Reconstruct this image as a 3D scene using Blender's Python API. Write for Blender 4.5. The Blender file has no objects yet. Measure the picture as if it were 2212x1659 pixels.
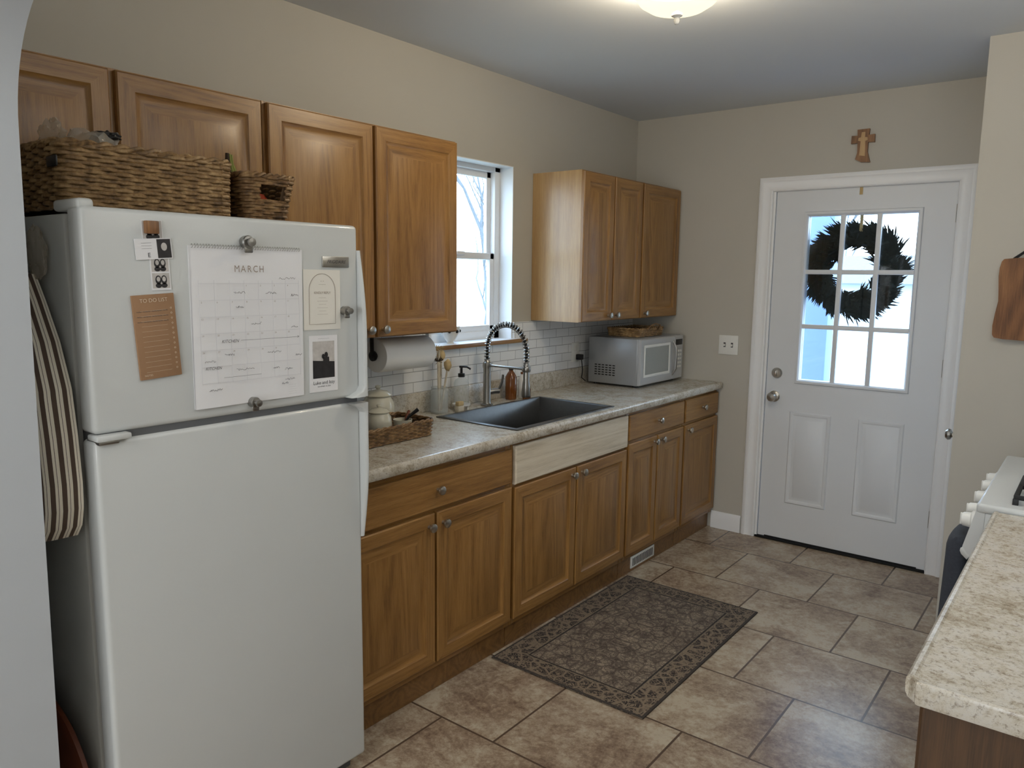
import bpy, bmesh, math, random
from mathutils import Vector, Matrix, noise
random.seed(7)
SC=bpy.context.scene
COL=SC.collection
# ------------------------------------------------------------------ materials
def lin(c):
    o=[]
    for x in c[:3]:
        x=x/255.0
        o.append(x/12.92 if x<=.04045 else ((x+.055)/1.055)**2.4)
    return (o[0],o[1],o[2],1)
def newmat(name):
    m=bpy.data.materials.new(name);m.use_nodes=True
    nt=m.node_tree;b=nt.nodes['Principled BSDF'];return m,nt,b
def N(nt,t,**k):
    n=nt.nodes.new(t)
    for a,v in k.items(): setattr(n,a,v)
    return n
def setin(n,**k):
    for a,v in k.items(): n.inputs[a.replace('_',' ')].default_value=v
def coords(nt,scale=(1,1,1),loc=(0,0,0),src='Object'):
    tc=N(nt,'ShaderNodeTexCoord');mp=N(nt,'ShaderNodeMapping')
    nt.links.new(tc.outputs[src],mp.inputs['Vector'])
    mp.inputs['Scale'].default_value=scale;mp.inputs['Location'].default_value=loc
    return mp.outputs['Vector']
def noi(nt,vec,scale,detail=4,rough=.55,dist=0):
    n=N(nt,'ShaderNodeTexNoise');nt.links.new(vec,n.inputs['Vector'])
    n.inputs['Scale'].default_value=scale;n.inputs['Detail'].default_value=detail
    n.inputs['Roughness'].default_value=rough;n.inputs['Distortion'].default_value=dist
    return n.outputs['Fac']
def ramp(nt,fac,stops):
    r=N(nt,'ShaderNodeValToRGB');nt.links.new(fac,r.inputs['Fac'])
    e=r.color_ramp.elements
    while len(e)<len(stops): e.new(.5)
    for i,(p,c) in enumerate(stops):
        e[i].position=p;e[i].color=lin(c) if max(c)>1.01 else (c[0],c[1],c[2],1)
    return r.outputs['Color']
def mixc(nt,fac,a,b,mode='MIX'):
    n=N(nt,'ShaderNodeMix',data_type='RGBA',blend_type=mode)
    for s,v in ((n.inputs['Factor'],fac),(n.inputs[6],a),(n.inputs[7],b)):
        if hasattr(v,'links') or hasattr(v,'is_linked'): nt.links.new(v,s)
        else: s.default_value=v
    return n.outputs[2]
def math_(nt,op,a,b=None,c=None):
    n=N(nt,'ShaderNodeMath',operation=op)
    for i,v in enumerate((a,b,c)):
        if v is None: continue
        if hasattr(v,'is_linked'): nt.links.new(v,n.inputs[i])
        else: n.inputs[i].default_value=v
    return n.outputs[0]
def bump(nt,b,h,strength=.2,dist=.002):
    n=N(nt,'ShaderNodeBump');n.inputs['Strength'].default_value=strength;n.inputs['Distance'].default_value=dist
    nt.links.new(h,n.inputs['Height']);nt.links.new(n.outputs[0],b.inputs['Normal'])
def M(name,col,rough=.5,metal=0,var=.05,vs=15,bs=0,bst=.1,coat=0,trans=0,emit=0,ior=1.45):
    m,nt,b=newmat(name)
    c=lin(col);v=coords(nt);f=noi(nt,v,vs,3)
    a=tuple(x*(1-var) for x in c[:3])+(1,);d=tuple(min(1,x*(1+var)) for x in c[:3])+(1,)
    nt.links.new(mixc(nt,f,a,d),b.inputs['Base Color'])
    b.inputs['Roughness'].default_value=rough;b.inputs['Metallic'].default_value=metal
    b.inputs['Coat Weight'].default_value=coat;b.inputs['Transmission Weight'].default_value=trans
    b.inputs['IOR'].default_value=ior
    if emit: b.inputs['Emission Color'].default_value=c;b.inputs['Emission Strength'].default_value=emit
    if bs: bump(nt,b,noi(nt,v,bs,2),bst,.001)
    return m
def oak(name,axis,dark,mid,light,rough=.36,ring=.09,coat=.15):
    m,nt,b=newmat(name)
    st=[1,1,1];st[axis]=.07
    v=coords(nt,tuple(st));n1=noi(nt,v,4.0,2,.5,.2)
    rings=math_(nt,'SINE',math_(nt,'MULTIPLY',n1,140.0))
    rings=math_(nt,'MULTIPLY_ADD',rings,.5,.5)
    st2=[1,1,1];st2[axis]=.03
    v2=coords(nt,tuple(st2));n2=noi(nt,v2,420,4,.75)
    n3=noi(nt,v,26,4,.6)
    f=math_(nt,'ADD',math_(nt,'MULTIPLY',rings,ring),math_(nt,'MULTIPLY',n3,.42))
    f=math_(nt,'ADD',f,math_(nt,'MULTIPLY',n2,.58))
    c=ramp(nt,f,[(.38,dark),(.55,mid),(.74,light)])
    nt.links.new(c,b.inputs['Base Color']);b.inputs['Roughness'].default_value=rough
    b.inputs['Coat Weight'].default_value=coat;b.inputs['Coat Roughness'].default_value=.25
    bump(nt,b,n2,.08,.001)
    return m
oc=((108,74,35),(144,104,54),(166,126,72))
OV=oak('oak_vertical',2,*oc)
OH=oak('oak_horizontal',1,*oc)
OX=oak('oak_endgrain',0,(92,62,32),(122,86,46),(142,104,58))
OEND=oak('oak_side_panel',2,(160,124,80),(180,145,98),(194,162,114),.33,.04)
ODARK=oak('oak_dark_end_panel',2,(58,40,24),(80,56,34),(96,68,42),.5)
MAPLE=oak('raw_maple',1,(184,170,146),(208,196,174),(220,210,190),.6,.14)
BOARD=oak('walnut_board',2,(84,54,32),(120,80,48),(146,102,64),.65,.13,0)
OLIVE=oak('olive_wood',2,(84,54,28),(126,86,50),(154,110,68),.5)
WALL=M('wall_paint',(186,182,172),.75,var=.03,vs=3,bs=180,bst=.08)
CEIL=M('ceiling_paint',(214,218,221),.85,var=.02,vs=2,bs=120,bst=.08)
JAMB=M('archway_paint',(184,189,194),.7,var=.03,vs=3,bs=150,bst=.1)
WHITE=M('white_trim_paint',(234,235,236),.4,var=.02)
DOORW=M('white_door_paint',(216,219,222),.42,var=.02,vs=6)
FRW=M('fridge_enamel',(200,203,202),.32,var=.015,vs=4,bs=420,bst=.12,coat=.3)
FRG=M('fridge_gasket',(96,98,100),.6)
FRS=M('fridge_side',(184,186,184),.45,var=.02,bs=400,bst=.15)
PLAST=M('white_plastic',(225,225,220),.35)
NICK=M('satin_nickel',(180,176,168),.28,1,var=.04,vs=60)
STEEL=M('brushed_steel',(160,158,154),.3,1,var=.06,vs=80)
SINKM=M('gunmetal_steel',(104,104,103),.32,.85,var=.12,vs=70)
BLACK=M('black_plastic',(22,22,24),.4)
DARK=M('dark_void',(14,13,12),.8)
IRON=M('cast_iron',(24,24,26),.55,bs=200,bst=.2)
PAPER=M('white_paper',(226,226,228),.8,var=.01)
CREAMP=M('cream_card',(224,221,212),.8,var=.02)
KRAFT=M('kraft_paper',(152,118,88),.85,var=.08,vs=60)
INK=M('ink',(76,74,78),.8)
INKG=M('pale_ink',(202,202,206),.8)
INKB=M('brown_ink',(146,132,120),.8)
INKW=M('pale_print_ink',(214,196,172),.8)
PHOTOD=M('photo_dark',(44,42,44),.35,var=.5,vs=60)
PHOTOL=M('photo_light',(188,184,180),.35,var=.3,vs=60)
CER=M('cream_ceramic',(206,202,184),.25,var=.04,coat=.4)
CERW=M('white_ceramic',(228,226,220),.25,coat=.4)
AMBER=M('amber_glass',(112,62,22),.12,var=.15,coat=.5)
BRIST=M('bristle_natural',(196,172,128),.8,var=.2,vs=80)
TOWELP=M('paper_towel',(240,240,238),.95,var=.02,bs=90,bst=.3)
CLOTHD=M('slate_cloth',(58,62,70),.95,var=.3,vs=150,bs=300,bst=.6)
GREENC=M('green_print_cloth',(54,74,46),.9,var=.5,vs=60)
MWS=M('microwave_silver',(160,162,164),.34,.45,var=.03)
MWF=M('microwave_face',(190,192,194),.3,.35,var=.03)
MWG=M('microwave_window_reflection',(150,154,152),.15,0,var=.12,vs=300,coat=.6)  # light grey is the reflection on the glass, put into its colour
BARK=M('bark',(120,124,130),.9,var=.3,vs=12)
GRASS=M('winter_grass',(140,140,128),.95,var=.3,vs=3)
SIDING=M('white_siding',(214,228,244),.7,var=.02)
BLUEW=M('porch_paint',(136,158,196),.6,var=.02)
ROOF=M('shingle',(120,122,128),.9,var=.2,vs=30)
ORANGE=M('orange_peel',(190,72,34),.5,bs=300,bst=.2)
BAN=M('banana_skin',(120,126,50),.6,var=.4,vs=60)
NEEDLE=M('wreath_needles',(20,28,22),.9,var=.5,vs=40)
TWIG=M('vine_twig',(60,44,30),.85,var=.3,vs=60)
GOLD=M('gold_ribbon',(180,154,104),.5,var=.1)
BRONZE=M('wood_red_brown',(104,52,28),.45,var=.3,vs=10)
def wick(name,a,b,c):
    m,nt,bs=newmat(name);v=coords(nt)
    f=noi(nt,v,34,4,.7);nt.links.new(ramp(nt,f,[(.32,a),(.50,b),(.70,c)]),bs.inputs['Base Color'])
    bs.inputs['Roughness'].default_value=.5;bump(nt,bs,noi(nt,v,400,2),.4,.001);return m
WICK=wick('seagrass_weave',(88,66,40),(138,108,70),(182,152,108))
WICKD=wick('dark_weave',(70,50,30),(122,92,58),(166,134,92))
WLIN=M('basket_inside',(74,54,34),.9,var=.3,vs=60)
def glass(name,col=(235,242,245),t=.88,r=.05,glossy=False):
    m=bpy.data.materials.new(name);m.use_nodes=True;nt=m.node_tree;nt.nodes.clear()
    o=N(nt,'ShaderNodeOutputMaterial');mx=N(nt,'ShaderNodeMixShader');tr=N(nt,'ShaderNodeBsdfTransparent')
    g=N(nt,'ShaderNodeBsdfAnisotropic' if glossy else 'ShaderNodeBsdfPrincipled')
    tr.inputs[0].default_value=lin(col);g.inputs['Roughness'].default_value=r;g.inputs[0].default_value=lin(col)
    f=noi(nt,coords(nt),5,2)
    ff=math_(nt,'MULTIPLY_ADD',f,.02,t-.01);nt.links.new(ff,mx.inputs[0])
    nt.links.new(g.outputs[0],mx.inputs[1]);nt.links.new(tr.outputs[0],mx.inputs[2]);nt.links.new(mx.outputs[0],o.inputs[0]);return m
GLASS=glass('window_glass',(246,250,253),.97,.02,True)
CLEAR=glass('clear_glass',(244,246,246),.80)
BAG=glass('clear_plastic_bag',(236,230,220),.66,.15)
def domemat():
    m=bpy.data.materials.new('frosted_lamp_glass');m.use_nodes=True;nt=m.node_tree;nt.nodes.clear()
    o=N(nt,'ShaderNodeOutputMaterial');mx=N(nt,'ShaderNodeMixShader');tr=N(nt,'ShaderNodeBsdfTransparent');e=N(nt,'ShaderNodeEmission')
    tr.inputs[0].default_value=(1,.95,.85,1);e.inputs[0].default_value=(1,.88,.60,1)
    f=noi(nt,coords(nt),6,3);nt.links.new(math_(nt,'MULTIPLY_ADD',f,.3,1.4),e.inputs[1]);mx.inputs[0].default_value=.38
    nt.links.new(e.outputs[0],mx.inputs[1]);nt.links.new(tr.outputs[0],mx.inputs[2]);nt.links.new(mx.outputs[0],o.inputs[0]);return m
DOME=domemat()
def counter():
    m,nt,b=newmat('granite_laminate');v=coords(nt)
    a=noi(nt,v,13,10,.86,.25);c=ramp(nt,a,[(.33,(142,128,110)),(.43,(178,168,150)),(.50,(200,193,179)),(.58,(207,203,194)),(.70,(178,173,163))])
    f2=noi(nt,v,100,5,.8,.3);c2=ramp(nt,f2,[(.37,(140,120,100)),(.48,(255,255,255)),(1,(255,255,255))])
    c3=mixc(nt,.6,c,c2,'MULTIPLY')
    nt.links.new(c3,b.inputs['Base Color']);b.inputs['Roughness'].default_value=.26
    return m
COUNT=counter()
def floor_m():
    m,nt,b=newmat('stone_floor_tile')
    v=coords(nt,loc=(-.5075,.45,0))
    br=N(nt,'ShaderNodeTexBrick');nt.links.new(v,br.inputs['Vector'])
    br.offset=.5;br.offset_frequency=2;br.squash=1
    setin(br,Scale=1.0,Mortar_Size=.0042,Mortar_Smooth=.1,Bias=0.0,Brick_Width=.465,Row_Height=.454)
    br.inputs['Color1'].default_value=(0,0,0,1);br.inputs['Color2'].default_value=(1,1,1,1);br.inputs['Mortar'].default_value=(.5,.5,.5,1)
    off=N(nt,'ShaderNodeVectorMath',operation='MULTIPLY_ADD')
    nt.links.new(br.outputs['Color'],off.inputs[0]);off.inputs[1].default_value=(7,5,3);nt.links.new(v,off.inputs[2])
    a=noi(nt,off.outputs[0],3.3,12,.78,.3)
    a2=noi(nt,off.outputs[0],42,6,.8,.3)
    f=math_(nt,'ADD',math_(nt,'MULTIPLY',a,.67),math_(nt,'MULTIPLY',a2,.33))
    c=ramp(nt,f,[(.37,(106,86,71)),(.45,(140,120,101)),(.51,(165,148,127)),(.57,(186,173,152)),(.66,(172,159,139))])
    c=mixc(nt,br.outputs['Fac'],c,lin((86,70,57)))
    nt.links.new(c,b.inputs['Base Color']);b.inputs['Roughness'].default_value=.26
    h=math_(nt,'MULTIPLY_ADD',br.outputs['Fac'],-1.0,math_(nt,'MULTIPLY',a2,.2))
    bump(nt,b,h,.25,.003);return m
FLOORM=floor_m()
def subway():
    m,nt,b=newmat('subway_tile');tc=N(nt,'ShaderNodeTexCoord');s=N(nt,'ShaderNodeSeparateXYZ');nt.links.new(tc.outputs['Object'],s.inputs[0])
    cb=N(nt,'ShaderNodeCombineXYZ');nt.links.new(s.outputs[1],cb.inputs[0]);nt.links.new(s.outputs[2],cb.inputs[1])
    br=N(nt,'ShaderNodeTexBrick');nt.links.new(cb.outputs[0],br.inputs['Vector']);br.offset=.5
    setin(br,Scale=1.0,Mortar_Size=.0016,Mortar_Smooth=.1,Brick_Width=.125,Row_Height=.0475)
    br.inputs['Color1'].default_value=lin((228,229,229));br.inputs['Color2'].default_value=lin((234,234,233));br.inputs['Mortar'].default_value=lin((162,163,163))
    nt.links.new(br.outputs['Color'],b.inputs['Base Color']);b.inputs['Roughness'].default_value=.2
    bump(nt,b,math_(nt,'MULTIPLY',br.outputs['Fac'],-1.0),.3,.002);return m
SUBWAY=subway()
RX0,RX1,RY0,RY1=.61,1.30,2.25,3.36
def rugm():
    m,nt,b=newmat('woven_rug');tc=N(nt,'ShaderNodeTexCoord');s=N(nt,'ShaderNodeSeparateXYZ');nt.links.new(tc.outputs['Object'],s.inputs[0])
    hx=(RX1-RX0)/2;hy=(RY1-RY0)/2
    dx=math_(nt,'SUBTRACT',hx,math_(nt,'ABSOLUTE',s.outputs[0]));dy=math_(nt,'SUBTRACT',hy,math_(nt,'ABSOLUTE',s.outputs[1]))
    d=math_(nt,'MINIMUM',dx,dy)
    cb=N(nt,'ShaderNodeCombineXYZ');nt.links.new(math_(nt,'ABSOLUTE',s.outputs[0]),cb.inputs[0]);nt.links.new(math_(nt,'ABSOLUTE',s.outputs[1]),cb.inputs[1])
    n1=noi(nt,cb.outputs[0],25,2,.5,2.2)
    orn=math_(nt,'SINE',math_(nt,'MULTIPLY',n1,28.0))
    ornm=ramp(nt,math_(nt,'MULTIPLY_ADD',orn,.5,.5),[(.55,(0,0,0)),(.85,(1,1,1))])
    vo=N(nt,'ShaderNodeTexVoronoi',feature='DISTANCE_TO_EDGE');nt.links.new(cb.outputs[0],vo.inputs['Vector']);vo.inputs['Scale'].default_value=19
    vm=ramp(nt,vo.outputs['Distance'],[(.04,(1,1,1)),(.10,(0,0,0))])
    wear=noi(nt,tc.outputs['Object'],12,9,.88,.3)
    wr=ramp(nt,wear,[(.38,(0,0,0)),(.60,(1,1,1))])
    fine=noi(nt,tc.outputs['Object'],240,2,.6)
    field=mixc(nt,wr,lin((98,84,72)),lin((166,150,130)))
    field=mixc(nt,math_(nt,'MULTIPLY',math_(nt,'MAXIMUM',ornm,vm),math_(nt,'MULTIPLY_ADD',wear,-.9,1.1)),field,lin((54,44,40)))
    border=mixc(nt,math_(nt,'MULTIPLY',math_(nt,'MAXIMUM',ornm,vm),.9),lin((38,33,32)),lin((142,124,104)))
    border=mixc(nt,math_(nt,'MULTIPLY',wr,.12),border,lin((136,121,102)))
    def band(a,bb):
        return math_(nt,'MULTIPLY',math_(nt,'GREATER_THAN',d,a),math_(nt,'LESS_THAN',d,bb))
    c=mixc(nt,math_(nt,'GREATER_THAN',d,.115),border,field)
    for a,bb,cc in ((.0,.010,(66,59,53)),(.020,.024,(130,115,96)),(.101,.105,(132,118,99)),(.107,.114,(46,41,38))):
        c=mixc(nt,band(a,bb),c,lin(cc))
    c=mixc(nt,.5,c,ramp(nt,fine,[(.3,(140,140,140)),(.7,(255,255,255))]),'MULTIPLY')
    nt.links.new(c,b.inputs['Base Color']);b.inputs['Roughness'].default_value=.95
    bump(nt,b,fine,.6,.002);return m
RUG=rugm()
def stripem():
    m,nt,b=newmat('ticking_stripe_cloth');tc=N(nt,'ShaderNodeTexCoord');s=N(nt,'ShaderNodeSeparateXYZ');nt.links.new(tc.outputs['UV'],s.inputs[0])
    f=math_(nt,'FRACT',math_(nt,'MULTIPLY',s.outputs[0],8.0))
    f=math_(nt,'LESS_THAN',f,.44)
    f2=math_(nt,'FRACT',math_(nt,'MULTIPLY_ADD',s.outputs[0],8.0,.33));f2=math_(nt,'LESS_THAN',f2,.05)
    f=math_(nt,'MAXIMUM',f,f2)
    c=mixc(nt,f,lin((248,240,224)),lin((96,80,70)))
    nt.links.new(c,b.inputs['Base Color']);b.inputs['Roughness'].default_value=.95
    bump(nt,b,noi(nt,tc.outputs['Object'],500,2),.4,.001);return m
STRIPE=stripem()
# ------------------------------------------------------------------ mesh builder
class MB:
    def __init__(s): s.v=[];s.f=[];s.m=[];s.mats=[];s.uvs={}
    def mi(s,mat):
        if mat not in s.mats: s.mats.append(mat)
        return s.mats.index(mat)
    def add(s,vs,fs,mat):
        o=len(s.v);s.v+=[tuple(v) for v in vs];k=s.mi(mat)
        for f in fs: s.f.append(tuple(i+o for i in f));s.m.append(k)
        return o
    def box(s,x0,x1,y0,y1,z0,z1,mat,b=0,seg=2,rot=None):
        bm=bmesh.new();bmesh.ops.create_cube(bm,size=1)
        for v in bm.verts: v.co=Vector((v.co.x*(x1-x0),v.co.y*(y1-y0),v.co.z*(z1-z0)))
        if b>0: bmesh.ops.bevel(bm,geom=list(bm.edges),offset=b,segments=seg,profile=.5,affect='EDGES')
        c=Vector(((x0+x1)/2,(y0+y1)/2,(z0+z1)/2))
        vs=[(rot@v.co if rot else v.co)+c for v in bm.verts];bm.verts.index_update()
        s.add(vs,[[v.index for v in f.verts] for f in bm.faces],mat);bm.free()
    def lathe(s,prof,c,mat,axis='z',n=32,sx=1,sy=1):
        vs=[];fs=[]
        for r,h in prof:
            for i in range(n):
                a=2*math.pi*i/n;p,q=r*math.cos(a)*sx,r*math.sin(a)*sy
                if axis=='z': vs.append((c[0]+p,c[1]+q,c[2]+h))
                elif axis=='x': vs.append((c[0]+h,c[1]+p,c[2]+q))
                else: vs.append((c[0]+q,c[1]+h,c[2]+p))
        for j in range(len(prof)-1):
            for i in range(n):
                k=(i+1)%n;fs.append((j*n+i,j*n+k,(j+1)*n+k,(j+1)*n+i))
        if prof[0][0]>1e-5: fs.append(tuple(range(n))[::-1])
        if prof[-1][0]>1e-5: fs.append(tuple((len(prof)-1)*n+i for i in range(n)))
        s.add(vs,fs,mat)
    def tube(s,pts,r,mat,n=8,closed=False,caps=True):
        P=[Vector(p) for p in pts];L=len(P);rs=r if isinstance(r,(list,tuple)) else [r]*L
        vs=[];fs=[];up=None
        for i in range(L):
            if closed: t=P[(i+1)%L]-P[i-1]
            else: t=P[min(i+1,L-1)]-P[max(i-1,0)]
            t=t.normalized() if t.length>1e-9 else Vector((0,0,1))
            if up is None: up=t.orthogonal().normalized()
            up=(up-t*up.dot(t));up=up.normalized() if up.length>1e-6 else t.orthogonal().normalized()
            w=t.cross(up)
            for k in range(n):
                a=2*math.pi*k/n;vs.append(P[i]+up*(rs[i]*math.cos(a))+w*(rs[i]*math.sin(a)))
        for i in range(L if closed else L-1):
            j=(i+1)%L
            for k in range(n):
                l=(k+1)%n;fs.append((i*n+k,i*n+l,j*n+l,j*n+k))
        if not closed and caps: fs.append(tuple(range(n))[::-1]);fs.append(tuple((L-1)*n+k for k in range(n)))
        s.add(vs,fs,mat)
    def prism(s,poly,axis,a0,a1,mat):
        n=len(poly);vs=[]
        for a in (a0,a1):
            for p,q in poly:
                vs.append((a,p,q) if axis=='x' else ((p,a,q) if axis=='y' else (p,q,a)))
        fs=[tuple(range(n))[::-1],tuple(range(n,2*n))]+[(i,(i+1)%n,(i+1)%n+n,i+n) for i in range(n)]
        s.add(vs,fs,mat)
    def rings(s,P,u0,u1,v0,v1,rg,mh,mv,mc,cap=True):
        base=len(s.v)
        for i,h in rg: s.v+=[tuple(P(a,b,h)) for a,b in ((u0+i,v0+i),(u1-i,v0+i),(u1-i,v1-i),(u0+i,v1-i))]
        ks=(s.mi(mh),s.mi(mv));kc=s.mi(mc)
        for j in range(len(rg)-1):
            for k in range(4):
                l=(k+1)%4;s.f.append((base+j*4+k,base+j*4+l,base+j*4+4+l,base+j*4+4+k));s.m.append(ks[k%2])
        if cap: e=base+(len(rg)-1)*4;s.f.append((e,e+1,e+2,e+3));s.m.append(kc)
    def blob(s,c,r,mat,amp=.2,fr=6,sub=3,seed=0):
        bm=bmesh.new();bmesh.ops.create_icosphere(bm,subdivisions=sub,radius=1)
        vs=[]
        for v in bm.verts:
            n=noise.noise(v.co*fr*.35+Vector((seed*3.1,seed,0)))+.5*noise.noise(v.co*fr+Vector((seed,0,9)))
            k=1+amp*n;vs.append((c[0]+v.co.x*r[0]*k,c[1]+v.co.y*r[1]*k,c[2]+v.co.z*r[2]*k))
        s.add(vs,[[v.index for v in f.verts] for f in bm.faces],mat);bm.free()
    def text(s,body,size,o,u,v,mat,align='CENTER',off=.0004,shear=0,sx=1):
        cu=bpy.data.curves.new('t','FONT');cu.body=body;cu.size=size;cu.align_x=align;cu.shear=shear
        cu.resolution_u=3
        ob=bpy.data.objects.new('t',cu);COL.objects.link(ob);bpy.context.view_layer.update()
        me=bpy.data.meshes.new_from_object(ob.evaluated_get(bpy.context.evaluated_depsgraph_get()))
        u=Vector(u);v=Vector(v);w=u.cross(v);o=Vector(o)
        s.add([o+u*p.co.x*sx+v*p.co.y+w*off for p in me.vertices],[list(p.vertices) for p in me.polygons],mat)
        bpy.data.objects.remove(ob);bpy.data.curves.remove(cu);bpy.data.meshes.remove(me)
ORG={}
def put(mb,name,parent=None,org=None,label=None,cat=None,kind=None,group=None,ang=35,recalc=True):
    if parent is not None: o0=ORG[parent.name]
    else: o0=Vector(org if org is not None else (0,0,0))
    if mb is None: ob=bpy.data.objects.new(name,None);ob.empty_display_size=.05
    else:
        me=bpy.data.meshes.new(name);me.from_pydata([Vector(v)-o0 for v in mb.v],[],mb.f)
        for m in mb.mats: me.materials.append(m)
        me.polygons.foreach_set('material_index',mb.m)
        if mb.uvs:
            uv=me.uv_layers.new(name='UVMap')
            for l in me.loops: uv.data[l.index].uv=mb.uvs.get(l.vertex_index,(0,0))
        if recalc:
            bm=bmesh.new();bm.from_mesh(me);bmesh.ops.recalc_face_normals(bm,faces=bm.faces);bm.to_mesh(me);bm.free()
        me.polygons.foreach_set('use_smooth',[True]*len(me.polygons))
        me.set_sharp_from_angle(angle=math.radians(ang));me.update()
        ob=bpy.data.objects.new(name,me)
    COL.objects.link(ob)
    if parent is not None: ob.parent=parent
    else: ob.location=o0
    ORG[ob.name]=o0
    if label: ob['label']=label
    if cat: ob['category']=cat
    if kind: ob['kind']=kind
    if group: ob['group']=group
    return ob
def struct(mb,name,label,cat,org=(0,0,0)): return put(mb,name,None,org,label,cat,'structure')
# ------------------------------------------------------------------ room shell
YF=4.41;H=2.5135;YB=-2.4;XR=2.90
m=MB();m.box(-.14,XR+.14,YB-.14,YF+.14,-.1,0,FLOORM);struct(m,'floor','mottled brown and beige stone-look floor tile in offset rows','floor')
m=MB();m.box(-.14,XR+.14,YB-.14,YF+.14,H,H+.1,CEIL);struct(m,'ceiling','smooth white painted kitchen ceiling','ceiling')
WY0,WY1,WZ0,WZ1=2.53,3.14,1.212,2.089
m=MB()
for a in ((YB,WY0,0,H),(WY1,YF,0,H),(WY0,WY1,0,WZ0),(WY0,WY1,WZ1,H)): m.box(-.14,0,a[0],a[1],a[2],a[3],WALL)
struct(m,'wall_left','beige painted wall behind the oak cabinets','wall')
DX0,DX1,DZ=.89,1.823,2.045
m=MB()
for a in ((-.14,DX0,0,H),(DX1,XR+.14,0,H),(DX0,DX1,DZ,H)): m.box(a[0],a[1],YF,YF+.14,a[2],a[3],WALL)
struct(m,'wall_far','beige grey painted wall around the white back door','wall')
m=MB();m.box(XR,XR+.14,YB,YF,0,H,WALL);struct(m,'wall_right','beige wall behind the range and short counter','wall')
m=MB();m.box(1.972,XR,3.7155,YF,0,H,WALL);struct(m,'wall_stub','beige wall corner with a hanging cutting board','wall')
m=MB();m.box(-.14,XR+.14,YB-.14,YB,0,H,WALL);struct(m,'wall_back','plain painted wall of the adjoining room','wall')
# arch wall
def ex(z): return .757+(z-.47)*.030
m=MB();pts=[(ex(0),0)]
z0=1.80
for i in range(1,13): pts.append((ex(z0*i/12),z0*i/12))
r=.26;cx=ex(z0)+r
for i in range(1,15):
    a=math.pi-(math.pi/2)*i/14;pts.append((cx+r*math.cos(a),z0+r*math.sin(a)))
top=z0+r
pts.append((2.72,top))
ya,yb=.44,.60
for i in range(len(pts)-1):
    (xa,za),(xb,zb)=pts[i],pts[i+1]
    if za<z0-1e-6: m.prism([(0,za),(xa,za),(xb,zb),(0,zb)],'y',ya,yb,JAMB)
poly=[(0,z0)]+[p for p in pts if p[1]>=z0-1e-6]+[(2.72,0),(XR,0),(XR,H),(0,H)]
m.prism(poly,'y',ya,yb,JAMB)
struct(m,'wall_near','pale blue grey plastered wall with an arched opening','wall')
# baseboard far
m=MB();m.prism([(YF,0),(YF,.105),(YF-.006,.105),(YF-.014,.09),(YF-.014,0)],'x',.612,.80,WHITE)
struct(m,'baseboard_far','short white baseboard between cabinet and door casing','baseboard')
# door casing
m=MB();C0,C1=.808,1.888
prof=[(0,0),(0,.012),(.010,.018),(.022,.018),(.028,.013),(.060,.010),(.072,.015),(.078,.012),(.082,0)]
def mitre(mb):
    pth=[((C0,0),(1,0)),((C0,2.108),(1,-1)),((C1,2.108),(-1,-1)),((C1,0),(-1,0))]
    vs=[];n=len(prof)
    for (x,z),(dx,dz) in pth:
        for o,h in prof: vs.append((x+dx*o*.98,YF-h,z+dz*o*.98))
    fs=[]
    for k in range(3):
        for i in range(n-1): fs.append((k*n+i,k*n+i+1,(k+1)*n+i+1,(k+1)*n+i))
    mb.add(vs,fs,WHITE)
mitre(m)
for x0,x1 in ((DX0,DX0+.012),(DX1-.012,DX1)): m.box(x0,x1,YF-.001,YF+.14,0,DZ,WHITE)
m.box(DX0,DX1,YF-.001,YF+.14,DZ-.012,DZ,WHITE)
struct(m,'trim_1','white moulded casing around the back door','door trim')
m=MB();m.box(DX0,DX1,YF-.01,YF+.14,0,.012,DARK,.003);struct(m,'trim_2','dark threshold strip under the back door','door threshold')
# door
X0,X1=.906,1.808;Y0=YF+.006;Y1=Y0+.044;GX0,GX1,GZ0,GZ1=1.09,1.637,.972,1.885
dr=put(None,'door_1',None,(1.357,Y0,.013),'white steel entry door with nine pane glass and two lower panels','door','structure')
m=MB()
for a in ((X0,GX0,.014,2.03),(GX1,X1,.014,2.03),(GX0,GX1,.014,GZ0),(GX0,GX1,GZ1,2.03)): m.box(a[0],a[1],Y0,Y1,a[2],a[3],DOORW)
P=lambda u,v,h:(u,Y0-h,v)
for a,b in ((1.052,1.282),(1.425,1.655)):
    m.rings(P,a,b,.238,.785,[(0,0),(.006,.007),(.014,.007),(.024,.0005),(.036,.001),(.048,.008)],DOORW,DOORW,DOORW)
put(m,'slab',dr)
m=MB()
m.rings(P,1.066,1.661,.948,1.912,[(0,0),(.004,.012),(.016,.014),(.024,.006),(.0245,-.012)],DOORW,DOORW,DOORW,cap=False)
for i in (1,2):
    x=GX0+(GX1-GX0)*i/3;m.box(x-.0125,x+.0125,Y0-.006,Y0+.016,GZ0-.005,GZ1+.005,DOORW,.003)
    z=GZ0+(GZ1-GZ0)*i/3;m.box(GX0-.005,GX1+.005,Y0-.005,Y0+.015,z-.0125,z+.0125,DOORW,.003)
put(m,'glazing_frame',dr)
m=MB();m.box(GX0,GX1,Y0+.018,Y0+.024,GZ0,GZ1,GLASS);put(m,'glass_pane',dr)
m=MB();m.lathe([(.032,0),(.032,-.008),(.026,-.012),(.014,-.014),(.014,-.03),(.024,-.038),(.028,-.052),(.022,-.064),(0,-.066)],(.957,Y0,.862),NICK,'y');put(m,'door_knob',dr,label='satin nickel round knob')
m=MB();m.lathe([(.030,0),(.030,-.008),(.024,-.016),(.0,-.017)],(.965,Y0,1.0),NICK,'y');m.box(.962,.968,Y0-.03,Y0-.014,.984,1.016,NICK,.002);put(m,'deadbolt',dr)
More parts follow.
